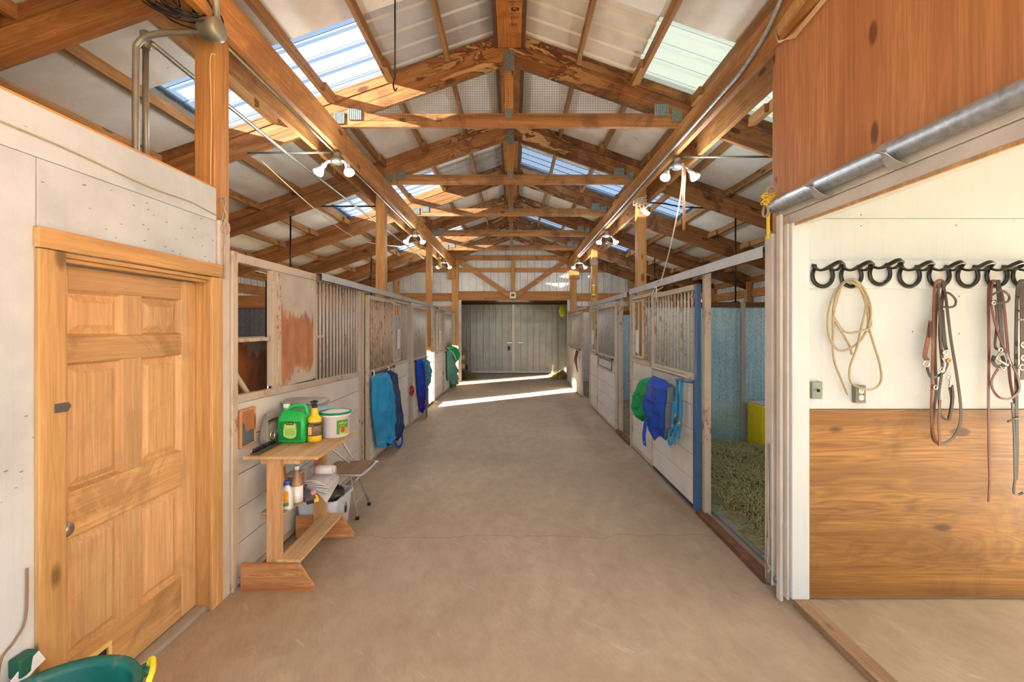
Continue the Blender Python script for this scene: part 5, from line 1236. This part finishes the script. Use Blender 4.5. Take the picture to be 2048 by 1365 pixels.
XQ = RXX-.05
g1 = empty('rain_sheet', (XQ, 5.2, .6), 'bright green nylon sheet bundled over the stall door bar', 'sheet')
drape('sheet', XQ, -1, [(1.13, 4.86, 5.04, .06), (1.08, 4.82, 5.30, .16), (.92, 4.82, 5.46, .22), (.78, 4.84, 5.48, .23), (.69, 4.9, 5.40, .20), (.64, 4.98, 5.3, .12)], 1.7, f_green, g1, 15, .16)
g2 = empty('mesh_sheet', (XQ-.02, 4.7, .5), 'faded royal blue sheet with buckled strap over the stall door bar', 'sheet')
drape('sheet', XQ-.02, -1, [(1.15, 4.60, 4.94, .08), (1.08, 4.42, 4.98, .17), (.94, 4.40, 4.94, .20), (.80, 4.44, 4.94, .20), (.65, 4.50, 4.86, .17), (.54, 4.58, 4.76, .10)], 1.5, f_blue, g2, 17, .14)
drape('sheet_edge', XQ-.02, -1, [(1.10, 4.38, 4.43, .05), (.95, 4.36, 4.40, .08), (.7, 4.40, 4.45, .08), (.6, 4.46, 4.5, .06)], 1, f_grey, g2, 18, .1)
build('buckle_strap', MB().strap([(XQ-.24, 4.58, .74), (XQ-.25, 4.62, .58), (XQ-.23, 4.66, .46)], .05, .005, (-1, -.4, 0)), f_strapb, g2)
build('buckle', MB().tube([(XQ-.24, 4.67+.03*math.cos(a), .50+.013*math.sin(a)) for a in [i*math.pi/6 for i in range(12)]], .005, 6, closed=True), met_chrome, g2, smooth=True)
hb = empty('halter', (XQ, 4.22, .6), 'sky blue webbing halter with brass buckles on the blue edged door', 'halter')
hx = XQ-.035
build('crown_strap', MB().strap([(hx, 4.26, 1.19), (hx-.01, 4.27, 1.0), (hx-.012, 4.26, .85)], .032, .004, (-1, -.6, 0)).strap([(hx, 4.155, 1.19), (hx-.01, 4.15, .98), (hx-.012, 4.16, .80)], .032, .004, (-1, -.6, 0)), f_lblue, hb)
build('cheek_strap', MB().strap([(hx-.02, 4.30, .98), (hx-.025, 4.32, .84), (hx-.02, 4.35, .73)], .032, .004, (-1, -.5, 0)).strap([(hx-.02, 4.16, .82), (hx-.03, 4.22, .74), (hx-.03, 4.27, .62)], .032, .004, (-1, -.5, 0)), f_lblue, hb)
build('nose_band', MB().strap([(hx-.03, 4.36, .70), (hx-.06, 4.34, .62), (hx-.07, 4.26, .58), (hx-.06, 4.18, .64), (hx-.03, 4.14, .70), (hx-.02, 4.19, .76), (hx-.02, 4.28, .74), (hx-.03, 4.35, .71)], .034, .005, (-1, -.2, .3)), f_lblue, hb)
for (y_, z_) in ((4.26, .86), (4.33, .74), (4.155, .80), (4.26, .60), (4.15, .69)):
    build('buckle', MB().tube([(hx-.025, y_+.020*math.cos(a), z_+.024*math.sin(a)) for a in [i*math.pi/6 for i in range(12)]], .0045, 6, closed=True), met_chrome, hb, smooth=True)
build('hanging_bar', MB().tube(smooth_path([(RXX, 4.10, 1.19), (hx, 4.12, 1.2), (hx, 4.2, 1.2), (hx, 4.30, 1.195), (RXX-.01, 4.33, 1.19)], 4), .011, 8), met_blue, hb, smooth=True)
# dark halters on the far door
dh = MB()
rr = random.Random(9)
for k in range(5): dh.strap([(RXX-.05, 10.95+k*.08, 1.12), (RXX-.09, 10.98+k*.09, .9), (RXX-.08, 10.92+k*.1, .6+.05*k)], .035, .006, (-1, -.4, 0))
build('leather_halters', dh, P('dark_leather', 92, 66, 48, .6), label='dark leather halters hanging on the far sunlit door', cat='halters')
# white tags on the feed windows
def tag_card(X, s, y, z0, z1, w, label, lines=True):
    t = empty('feed_card', (X, y, z0), label, 'card', 'white feed cards on the stalls')
    build('card', MB().box(X, X+s*.004, y-w/2, y+w/2, z0, z1), plastic_white, t)
    build('hole', MB().lathe((X+s*.0045, y, z1-.025), [(.006, 0), (.006, s*.001)], 10, 'x'), plastic_black, t)
    if lines:
        m_ = MB(); rr = random.Random(int(y*100)); z = z1-.07
        while z > z0+.03:
            m_.box(X+s*.004, X+s*.0048, y-w*.3, y-w*.3+w*rr.uniform(.35, .6), z, z+.007); z -= .03
        build('handwriting', m_, P('pencil_grey', 130, 128, 130, .8), t)
tag_card(LX+.02, 1, 6.88, 1.37, 1.67, .13, 'tall white feed card on the barred front beside turquoise blanket')
tag_card(LX+.02, 1, 10.8, 1.32, 1.62, .20, 'white feed card on the dark feed window past the open gap')
tag_card(RXX-.005, -1, 5.93, 1.36, 1.66, .13, 'white feed card by the rusty bars above green sheet', False)
tag_card(RXX-.005, -1, 9.2, 1.35, 1.64, .16, 'white feed card on the second stall front of the blue door row', False)
# latch frame of the half open door
lf = MB()
for (ya, yb_, za, zb_) in ((7.34, 8.5, 1.13, 1.14), (7.34, 8.5, .98, .99), (7.34, 7.36, .98, 1.14), (8.48, 8.5, .98, 1.14)): lf.box(RXX-.035, RXX-.025, ya, yb_, za, zb_)
build('blanket_bar', lf, met_dark, label='flat dark blanket bar on the half open second door', cat='bar')
dr_ = MB().tube([(1.64, 2.86, .12), (1.64, 2.86, .95)], .008, 8).tube([(1.64, 2.86, .06), (1.64, 2.86, .35)], .014, 8).box(1.625, 1.70, 2.85, 2.89, .18, .22).tube([(1.655, 2.81, .10), (1.72, 2.81, .10)], .02, 10)
build('drop_bolt', dr_, met_conduit, smooth=True, label='dark drop bolt at the foot of the tack room corner', cat='bolt')
ro = MB().tube(smooth_path([(1.64, 2.86, .95), (1.637, 2.86, .6), (1.64, 2.85, .3), (1.63, 2.85, .2), (1.645, 2.85, .16), (1.63, 2.85, .13)], 5), .006, 6)
build('bolt_rope', ro, rope_m, smooth=True, label='frayed rope tied to the drop bolt', cat='rope')
# ------------------------------------------------------------------ tack room wall
YW = TB-.02
def W(px, py, d=0.0): return at_y(px, py, YW-d)
hl = ['first horseshoe hook, empty, nearest the white door post', 'second horseshoe hook, holding the pale rope', 'third horseshoe hook, empty, set a little higher', 'fourth horseshoe hook, empty, left of the first bridle',
      'fifth horseshoe hook, holding the bridle with tan strap', 'sixth horseshoe hook, empty, between the two bridles', 'seventh horseshoe hook, holding the reddish brown reins', 'eighth horseshoe hook, carrying the silver trimmed bridle']
for k, px in enumerate((1643, 1700, 1757, 1816, 1875, 1932, 1990, 2042)):
    dy = -4 if k == 2 else 0
    c = W(px, 550+dy); t = empty('horseshoe_hook', c, hl[k], 'hook', 'welded horseshoe hooks on the white board')
    r = .068
    pts = []
    for i in range(21):
        a = math.radians(140+260*i/20); pts.append(Vector((c.x+r*.93*math.cos(a), YW-.012, c.z-.006+r*1.0*math.sin(a)-(0))))
    pts = [Vector((c.x-.05, YW-.012, c.z+.062))]+pts+[Vector((c.x+.05, YW-.012, c.z+.058))]
    mb = MB(); m_ = len(pts); n = 8
    for i, p in enumerate(pts):     # flat bar section, 20 mm wide and 9 mm thick
        d = (pts[min(i+1, m_-1)]-pts[max(i-1, 0)]).normalized(); sd_ = d.cross(Vector((0, 1, 0))).normalized()
        for q in range(n):
            a = 2*math.pi*q/n; mb.v.append(p+sd_*(.0125*math.cos(a))+Vector((0, .008*math.sin(a), 0)))
    for i in range(m_-1):
        for q in range(n): mb.f.append((i*n+q, i*n+(q+1)%n, (i+1)*n+(q+1)%n, (i+1)*n+q))
    mb.f.append(tuple(range(n-1, -1, -1))); mb.f.append(tuple((m_-1)*n+q for q in range(n)))
    build('wall_shoe', mb, met_shoe, t, smooth=True)
    q_ = [(-.052, .006, .062), (-.055, .03, .036), (-.045, .06, .022), (-.02, .09, .034), (.015, .115, .058), (.05, .11, .060), (.062, .08, .040), (.048, .05, .022), (.045, .022, .034), (.050, .006, .056)]
    build('projecting_shoe', MB().strap([(c.x+a, YW-b, c.z+z_) for a, b, z_ in q_], .026, .012, (.15, -.75, .8)), met_shoe, t, smooth=False, bevel=.002)
# rope on the second hook
rp = [(1776, 588), (1690, 562), (1660, 600), (1655, 645), (1668, 700), (1700, 728)]
lasso = P('lasso_rope', 176, 162, 132, .8, .2, bump=.5, scale=120)
mb = MB()
def ppath(pts, d=.03, k=8): return smooth_path([W(x, y, d+(.012*math.sin(i*1.9))) for i, (x, y) in enumerate(pts)], k)
mb.tube(ppath([(1696, 790), (1683, 760), (1668, 718), (1666, 660), (1668, 610), (1682, 574), (1700, 560), (1718, 572), (1732, 610), (1736, 650), (1722, 680), (1700, 697), (1676, 700), (1658, 672), (1656, 630), (1668, 590), (1690, 563),
                (1710, 562), (1728, 590), (1740, 630), (1740, 655), (1716, 664), (1690, 664), (1672, 640), (1668, 625), (1680, 580)], .035), .0065, 8)
mb.tube(ppath([(1700, 562), (1722, 580), (1732, 610), (1724, 650), (1714, 695), (1700, 735), (1702, 765), (1725, 778), (1748, 778), (1762, 762), (1760, 730), (1748, 690), (1738, 655), (1742, 630), (1738, 600), (1722, 570), (1706, 558)], .045), .0065, 8)
mb.tube(ppath([(1668, 640), (1684, 665), (1698, 690), (1704, 710)], .03), .0065, 8)
build('lasso', mb, lasso, smooth=True, label='pale coiled lariat rope hanging on the second horseshoe hook', cat='rope')
# bridles
lb_ = P('dark_brown_leather', 66, 52, 44, .5, .2); lt_ = P('tan_leather', 116, 70, 46, .5, .25, scale=30); lr_ = P('oxblood_leather', 92, 46, 40, .45, .2); lk_ = P('black_leather', 44, 40, 36, .5, .2)
def strap_px(pts, w, d, mat, parent, name='strap', t=.004, n=(0, -1, 0)): return build(name, MB().strap([W(x, y, d+.004*math.sin(i*2.1)) for i, (x, y) in enumerate(pts)], w, t, n), mat, parent)
def ring_px(x, y, r, d, parent, name='ring', mat=None, thick=.004, ez=1.0):
    c = W(x, y, d); return build(name, MB().tube([(c.x+r*math.cos(a), c.y, c.z+r*ez*math.sin(a)) for a in [i*math.pi/8 for i in range(16)]], thick, 6, closed=True), mat or met_chrome, parent, smooth=True)
b1 = empty('bridle', W(1885, 700, .03), 'dark brown bridle with tan strap and steel bit on the fifth hook', 'bridle')
strap_px([(1884, 560), (1872, 566), (1868, 600), (1866, 700), (1864, 780), (1863, 840), (1870, 880), (1878, 889)], .016, .05, lt_, b1, 'rein')
strap_px([(1884, 560), (1892, 600), (1902, 680), (1915, 760), (1922, 830), (1912, 868), (1892, 886), (1872, 885), (1864, 865), (1868, 820), (1872, 780), (1870, 690), (1874, 600), (1880, 566)], .016, .04, lb_, b1, 'rein')
strap_px([(1876, 568), (1880, 640), (1882, 700), (1884, 740), (1878, 790), (1882, 830), (1898, 838), (1906, 800), (1904, 770)], .014, .055, lb_, b1, 'rein')
strap_px([(1890, 564), (1884, 600), (1880, 660), (1884, 720)], .02, .03, lb_, b1, 'cheek_strap')
strap_px([(1888, 585), (1900, 588), (1911, 600), (1909, 612), (1896, 615), (1876, 612)], .012, .06, lb_, b1, 'brow_band')
strap_px([(1884, 620), (1886, 650), (1890, 690), (1893, 700)], .022, .05, lk_, b1, 'cheek_strap')
strap_px([(1862, 642), (1856, 680), (1850, 712), (1856, 722)], .026, .045, lt_, b1, 'tan_strap')
strap_px([(1861, 645), (1860, 676)], .014, .052, lb_, b1, 'keeper_strap')
strap_px([(1900, 775), (1904, 800), (1900, 830), (1897, 840)], .020, .05, lb_, b1, 'strap_end')
strap_px([(1880, 800), (1878, 840), (1879, 892)], .014, .06, P('worn_brown', 112, 78, 56, .6), b1, 'rein_end')
strap_px([(1854, 735), (1862, 755), (1876, 752), (1888, 744), (1896, 725)], .014, .055, lk_, b1, 'chin_strap')
for (x, y, r_) in ((1852, 728, .018), (1890, 706, .012), (1884, 740, .014), (1898, 756, .012), (1871, 775, .012)): ring_px(x, y, r_, .06, b1)
ring_px(1897, 722, .010, .065, b1, 'copper_ring', plain('copper_bit', S(200, 130, 90), .35, .8, .1, 5), .007)
build('bit', MB().tube(smooth_path([W(1884, 716, .07), W(1890, 728, .075), W(1884, 742, .07), W(1874, 744, .07)], 5), .005, 8), met_chrome, b1, smooth=True)
build('snap_hook', MB().tube(smooth_path([W(1899, 757, .06), W(1901, 765, .065), W(1899, 774, .06)], 4), .006, 8), met_chrome, b1, smooth=True)
b2 = empty('bridle', W(1995, 700, .03), 'oxblood leather bridle with long loose rein on the seventh hook', 'bridle')
strap_px([(1990, 562), (1980, 568), (1977, 600), (1978, 700), (1977, 800), (1978, 900), (1979, 960), (1977, 1005)], [.018, .010], .05, lr_, b2, 'loose_rein')
strap_px([(1986, 560), (1982, 600), (1994, 660), (2014, 710), (2034, 750), (2038, 780), (2022, 797), (2000, 796), (1986, 780), (1984, 760), (1996, 738)], .013, .06, lr_, b2, 'rein')
strap_px([(1994, 562), (2006, 600), (2014, 680), (2020, 760), (2030, 808)], .016, .04, lr_, b2, 'rein')
strap_px([(1996, 560), (2000, 620), (2004, 680), (2006, 705)], .026, .045, lk_, b2, 'cheek_strap')
strap_px([(1990, 600), (1994, 640), (1990, 690), (1996, 700)], .013, .05, lb_, b2, 'cheek_strap')
strap_px([(1984, 590), (2004, 582), (2018, 592), (2014, 604), (1988, 608)], .012, .065, lb_, b2, 'brow_band')
strap_px([(1988, 712), (1986, 724), (1996, 734), (2008, 728), (2004, 712)], .02, .055, lk_, b2, 'chin_strap')
ring_px(1987, 606, .010, .07, b2); ring_px(2001, 700, .012, .065, b2)
build('bit', MB().tube([W(2001, 704, .07), W(1992, 718, .07), W(2014, 731, .075), W(2021, 732, .07), W(2012, 708, .07)], .0065, 8), met_chrome, b2, smooth=True)
build('curb_chain', MB().tube(smooth_path([W(2000, 732, .07), W(2006, 740, .072), W(2012, 733, .07)], 5), .005, 6), met_chrome, b2, smooth=True)
b3 = empty('bridle', W(2042, 700, .03), 'black bridle with silver conchos at the edge of the tack wall', 'bridle')
strap_px([(2050, 562), (2038, 566), (2034, 600), (2032, 700), (2033, 800), (2034, 900), (2032, 960)], .02, .05, lk_, b3, 'rein')
strap_px([(2044, 566), (2045, 650), (2046, 760)], .03, .04, lb_, b3, 'cheek_strap')
strap_px([(2030, 960), (2028, 985), (2036, 990), (2046, 986)], .014, .05, lk_, b3, 'rein_end')
strap_px([(2015, 844), (2030, 838), (2050, 836)], .010, .06, lb_, b3, 'strap_end')
strap_px([(2024, 805), (2028, 860), (2030, 960)], .012, .055, lb_, b3, 'rein')
for y in (595, 622, 640): strap_px([(2038, y), (2052, y)], .012, .056, lr_ if y < 630 else met_chrome, b3, 'lacing')
for y in (690, 716): build('concho', MB().lathe(W(2047, y, .06), [(.024, 0), (.02, -.006), (.004, -.01)], 16, 'y'), met_chrome, b3, smooth=True)
ring_px(2044, 735, .016, .065, b3)
# switch and outlet
sw = empty('light_switch', W(1630, 781), 'grey metal light switch box beside the white door post', 'switch')
p0, p1 = W(1622, 798), W(1643, 764)
build('box', MB().box(p0.x, p1.x, YW-.012, YW+.02, p0.z, p1.z), P('switch_grey', 132, 146, 138, .5, metal=.2), sw, bevel=.003)
build('lever', MB().box(p0.x+.028, p0.x+.038, YW-.028, YW-.012, p0.z+.045, p0.z+.062), plastic_black, sw)
build('exposed_side', MB().box(p0.x-.016, p0.x-.0015, YW+.004, YW+.02, p0.z, p1.z), wood_case, sw)
ot = empty('wall_outlet', W(1718, 790), 'double wall outlet in grey metal box below the lariat', 'outlet')
p0, p1 = W(1708, 806), W(1729, 771)
build('box', MB().box(p0.x, p1.x, YW-.014, YW+.02, p0.z, p1.z), P('outlet_grey', 120, 118, 108, .5, metal=.3), ot, bevel=.003)
for q in (.033, .075):
    s_ = build('socket', MB().lathe(((p0.x+p1.x)/2, YW-.0145, p0.z+q), [(.017, 0), (.017, -.003), (.015, -.004)], 16, 'y'), plastic_white, ot, smooth=True)
    build('slot', MB().box((p0.x+p1.x)/2-.007, (p0.x+p1.x)/2-.005, YW-.0192, YW-.0186, p0.z+q-.004, p0.z+q+.006).box((p0.x+p1.x)/2+.005, (p0.x+p1.x)/2+.007, YW-.0192, YW-.0186, p0.z+q-.004, p0.z+q+.006), plastic_black, s_)
# nails in the tack wall
nm = MB()
for (x, y) in ((1722, 452), (1912, 451), (1660, 581-22), (1768, 562), (1918, 668), (1918, 593), (1825, 664), (1722, 438-8), (1911, 338), (1737, 665), (1600, 470), (1602, 520)):
    if x > 1620: nm.lathe(W(x, y, -.019 if y < 521 or y > 578 else 0), [(.0035, 0), (.0035, -.002)], 6, 'y')
build('nail_head', nm, plastic_black, wt, kind='stuff')
# cream twine and rings at the end of the pipe
tw = empty('yellow_twine', (1.64, 2.9, 2.45), 'yellow baling twine knotted at the end of the door track', 'twine')
yt = P('yellow_twine_strand', 226, 190, 50, .8, .15)
mb = MB(); rr = random.Random(2)
for k in range(9):
    p = [Vector((1.655+rr.uniform(-.06, .03), 2.86+rr.uniform(-.02, .02), 2.53+rr.uniform(-.05, .04))) for _ in range(4)]; mb.tube(smooth_path(p, 4), .004, 5)
build('knot', mb, yt, tw, smooth=True)
build('tail', MB().strap([(1.65, 2.87, 2.47), (1.645, 2.87, 2.38), (1.648, 2.87, 2.27)], .02, .006, (0, -1, 0)), yt, tw)
build('ring', MB().tube([(1.635, 2.88+.03*math.cos(a), 2.45+.035*math.sin(a)) for a in [i*math.pi/8 for i in range(16)]], .008, 8, closed=True), rope_m, tw, smooth=True)
build('ring', MB().tube([(1.665+.028*math.cos(a), 2.87, 2.575+.03*math.sin(a)) for a in [i*math.pi/8 for i in range(16)]], .008, 8, closed=True), rope_m, tw, smooth=True)
# pale cables along the brace above the plywood
wbr = empty('plywood_brace', (TX-.02, 2.3, 4.0), 'pine brace with pale cables high on the red plywood', 'brace')
a_, b_2 = at_x(1558, 70, TX-.02), at_x(1620, 0, TX-.02)
build('brace', MB().beam(at_x(1560, 62, TX-.022), at_x(1625, -30, TX-.022), .035, .075, (1, 0, 0)), wood_case, wbr)
for k in range(4):
    build('cable', MB().tube([at_x(1552, 60+4*k, TX-.014-.006*k), at_x(1556, 88-2*k, TX-.012-.006*k), at_x(1590, 66+3*k, TX-.012-.006*k), at_x(1660, -22+4*k, TX-.012-.006*k)], .003, 6), P('pale_cable_%d' % k, 222, 190, 150), wbr, smooth=True)

# ------------------------------------------------------------------ green tub by the door
gt = empty('muck_tub', (-1.565, 1.5, 0), 'dark green round tub with yellow rope handle below the panelled door', 'tub')
teal = plain('dusty_teal_plastic', S(18, 102, 94), .4, 0, .25, 6, speck=(14, .55, .7, S(150, 150, 132), .35))
tc_ = (-1.560, 1.49, 0)
build('tub_body', MB().lathe(tc_, [(.175, 0), (.185, .01), (.222, .395), (.245, .40), (.25, .412), (.245, .424), (.222, .42), (.214, .40), (.178, .02), (0, .018)], 56), teal, gt, smooth=True)
a = math.radians(38); hxp = Vector((tc_[0]+.265*math.cos(a), tc_[1]+.265*math.sin(a), .40)); tv = Vector((-math.sin(a), math.cos(a), 0)); rv = Vector((math.cos(a), math.sin(a), 0))
for q in (-1, 1): build('handle_lug', MB().lathe(hxp+tv*q*.06-rv*.01-Vector((0, 0, .02)), [(.02, 0), (.028, .012), (.024, .03)], 12), teal, gt, smooth=True)
build('rope_handle', MB().tube(smooth_path([hxp+tv*.06-Vector((0, 0, .03)), hxp+tv*.06+Vector((0, 0, .02)), hxp+tv*.035+rv*.01+Vector((0, 0, .04)), hxp-tv*.035+rv*.01+Vector((0, 0, .04)), hxp-tv*.06+Vector((0, 0, .02)), hxp-tv*.06-Vector((0, 0, .03))], 5), .010, 10), P('yellow_handle', 236, 214, 44, .5), gt, smooth=True)
gp = empty('clamp_assembly', (-1.80, 1.63, .44), 'small dark green clamp with white tape beside the door casing', 'clamp')
build('clamp', MB().box(WX, WX+.05, 1.60, 1.665, .43, .50), P('dark_green_plastic', 20, 84, 66, .5), gp, bevel=.008)
build('tape', MB().strap([(WX+.03, 1.585, .40), (WX+.045, 1.62, .445), (WX+.052, 1.67, .47)], .05, .004, (1, -.2, 0)), plastic_white, gp)
build('cord', MB().tube(smooth_path([(WX+.008, 1.66, .80), (WX+.008, 1.655, .62), (WX+.008, 1.62, .56), (WX+.008, 1.575, .52), (WX+.008, 1.565, .42), (WX+.008, 1.57, .36)], 6), .004, 6), P('brown_cord', 132, 104, 80, .8), gp, smooth=True)

# ------------------------------------------------------------------ inside the open stall
def blades(n, region, zf, lmin, lmax, seed, wid=.0035):
    rr = random.Random(seed); mb = MB()
    for _ in range(n):
        x, y = region(rr); z = zf(x, y, rr); a = rr.uniform(0, 6.28); L = rr.uniform(lmin, lmax); up = rr.uniform(-.05, .35)*L
        d = Vector((math.cos(a), math.sin(a), 0)); sd_ = Vector((-d.y, d.x, 0))*wid; p0 = Vector((x, y, z)); p1 = p0+d*L*.5+Vector((0, 0, up*.8+.006)); p2 = p0+d*L+sd_*rr.uniform(-8, 8)+Vector((0, 0, up*.4))
        n0 = len(mb.v); mb.v += [p0-sd_, p0+sd_, p1-sd_, p1+sd_, p2]; mb.f += [(n0, n0+1, n0+3, n0+2), (n0+2, n0+3, n0+4)]
    return mb
def hz(x, y): return .02+.10*math.exp(-((x-2.9)**2/.9+(y-5.5)**2/.5))+.06*math.exp(-((x-2.45)**2/.15+(y-4.5)**2/.5))+.04*math.exp(-((x-2.2)**2/.08+(y-3.9)**2/.3))+.01*math.sin(9*x+5*y)
def reg(rr):
    while True:
        x, y = rr.uniform(1.95, 4.4), rr.uniform(3.25, 6.25)
        if rr.random() < min(1, (hz(x, y)-.012)*12+.04): return x, y
hb_ = MB().grid(lambda u, v: (1.85+2.6*u, 3.15+3.28*v, min(hz(1.85+2.6*u, 3.15+3.28*v), .3)-.004), 50, 60)
build('hay_bed', hb_, plain('hay_litter', S(150, 148, 118), .95, 0, .35, 9, spec=.05, bump=.8, speck=(40, .45, .6, S(98, 106, 62), .7)), smooth=True, kind='stuff', label='litter of hay chaff over the open stall floor', cat='hay')
build('loose_hay', blades(9000, reg, lambda x, y, rr: hz(x, y)+rr.uniform(0, .03), .06, .2, 1), mat_hay, kind='stuff', label='loose green hay strewn over the open stall floor', cat='hay')
build('loose_straw', blades(3500, reg, lambda x, y, rr: hz(x, y)+rr.uniform(0, .03), .06, .2, 2), mat_hay2, kind='stuff', label='paler straw stalks mixed in the stall hay', cat='hay')
yf = empty('feed_bin', (3.5, 6.1, .02), 'bright yellow stepped feed bin against the galvanised partition', 'feed bin')
yb_m = P('bin_yellow', 242, 216, 16, .4, .12)
build('bin_back', MB().box(3.37, 4.3, 6.02, 6.40, .03, .63), yb_m, yf, bevel=.02)
build('bin_front', MB().box(3.55, 4.3, 5.80, 6.018, .03, .46), yb_m, yf, bevel=.02)
build('bin_lip', MB().box(3.50, 4.32, 5.95, 6.018, .47, .63), yb_m, yf, bevel=.015)
build('bin_tray', MB().box(3.38, 4.3, 6.03, 6.39, .632, .645), P('white_lid_board', 206, 200, 204, .6), yf, bevel=.004)

# ------------------------------------------------------------------ far end
build('hay_pile', blades(2200, lambda rr: (rr.gauss(1.62, .16), max(14.4, min(15.9, rr.gauss(15.1, .3)))), lambda x, y, rr: .01+rr.uniform(0, .22)*math.exp(-((x-1.7)**2*12+(y-15.1)**2*5)), .08, .25, 5, .006), mat_hay2, kind='stuff', label='pile of straw at the corner of the grey doors, in sun', cat='hay')
build('hay_pile', blades(1800, lambda rr: (max(-2.1, min(-1.2, rr.gauss(-1.58, .15))), max(14.4, min(15.8, rr.gauss(15.0, .3)))), lambda x, y, rr: .01+rr.uniform(0, .22)*math.exp(-((x+1.6)**2*12+(y-15)**2*5)), .08, .25, 6, .006), mat_hay, kind='stuff', label='pile of hay below the wooden cart', cat='hay')
ctx = empty('hay_cart', (-1.85, 15.2, 0), 'weathered wooden hay cart half hidden behind the white jamb', 'cart')
for k in range(4): build('side_board', MB().box(-2.3, -1.62, 14.9, 14.93, .32+k*.15, .455+k*.15), wood_grey if k % 2 else paint_trim, ctx)
build('side_board', MB().box(-1.65, -1.62, 14.935, 15.7, .32, .92), wood_grey, ctx)
for x in (-2.2, -1.66): build('leg', MB().box(x, x+.05, 14.935, 14.98, 0, 1.05), wood_grey, ctx)
build('wheel', MB().tube([(-1.60, 15.35+.2*math.cos(a), .21+.2*math.sin(a)) for a in [i*math.pi/12 for i in range(24)]], .02, 8, closed=True), plastic_black, ctx, smooth=True)
nb = MB(); c = Vector((1.66, 15.0, 2.24))
for k in range(8):
    a = math.pi*k/8; nb.tube([c+Vector((.10*math.cos(a)*math.sin(t), .10*math.sin(a)*math.sin(t), .19*math.cos(t))) for t in [i*math.pi/9 for i in range(18)]], .012, 5, closed=True)
for k in range(6):
    t = math.pi*(k+1)/7; nb.tube([c+Vector((.10*math.sin(t)*math.cos(b), .10*math.sin(t)*math.sin(b), .19*math.cos(t))) for b in [i*math.pi/8 for i in range(16)]], .01, 5, closed=True)
nb.tube([c+Vector((0, 0, .19)), c+Vector((0, 0, .42))], .006, 5)
build('hay_net', nb, P('lime_plastic', 214, 226, 40, .5), smooth=True, label='lime yellow net ball hanging in front of the grey doors', cat='net')
so = empty('outlet_box', (-.0, YE-.1, 2.68), 'white outlet box where the gable braces meet', 'outlet')
build('box', MB().box(-.10, .09, YE-.13, YE-.095, 2.60, 2.80), P('cream_box', 222, 214, 190, .5), so, bevel=.01)
build('socket', MB().box(-.05, -.01, YE-.135, YE-.131, 2.66, 2.74).box(.0, .04, YE-.135, YE-.131, 2.66, 2.74), met_dark, so)
def flytrap(x, y, z, h, label):
    t = empty('fly_trap', (x, y, z), label, 'fly trap', 'yellow fly traps')
    build('sticky_roll', MB().lathe((x, y, z), [(.035, 0), (.035, h)], 12), P('trap_yellow', 214, 178, 30, .5), t, smooth=True)
    build('end_cap', MB().lathe((x, y, z-.02), [(.045, 0), (.045, .02)], 12).lathe((x, y, z+h), [(.045, 0), (.045, .02)], 12).tube([(x, y, z+h), (x, y, z+h+.16)], .006, 5), plastic_white, t, smooth=True)
flytrap(1.83, 10.06, 2.44, .20, 'yellow fly trap on the third wooden post of the blue door row')
flytrap(-1.80, 10.9, 3.17, .22, 'yellow fly trap hanging under the header near the far floodlight')
# unseen fill lamp, added to brighten the tack room
for (x, y) in ((3.0, .6),):
    t = empty('added_fill_lamp', (x, y, 2.94), 'added fill lamp, out of view on the tack room ceiling', 'lamp')
    build('housing', MB().box(x-.6, x+.6, y-.07, y+.07, 2.965, 2.999), plastic_white, t)
    build('tube', MB().tube([(x-.55, y, 2.945), (x+.55, y, 2.945)], .018, 10), mat_lamp, t)
    L = bpy.data.lights.new('fill_light', 'AREA'); L.shape = 'RECTANGLE'; L.size = 1.1; L.size_y = .12; L.energy = 10; L.color = (.93, .97, 1.0)
    lo = bpy.data.objects.new('fill_light', L); COL.objects.link(lo); lo.location = (x, y, 2.92)
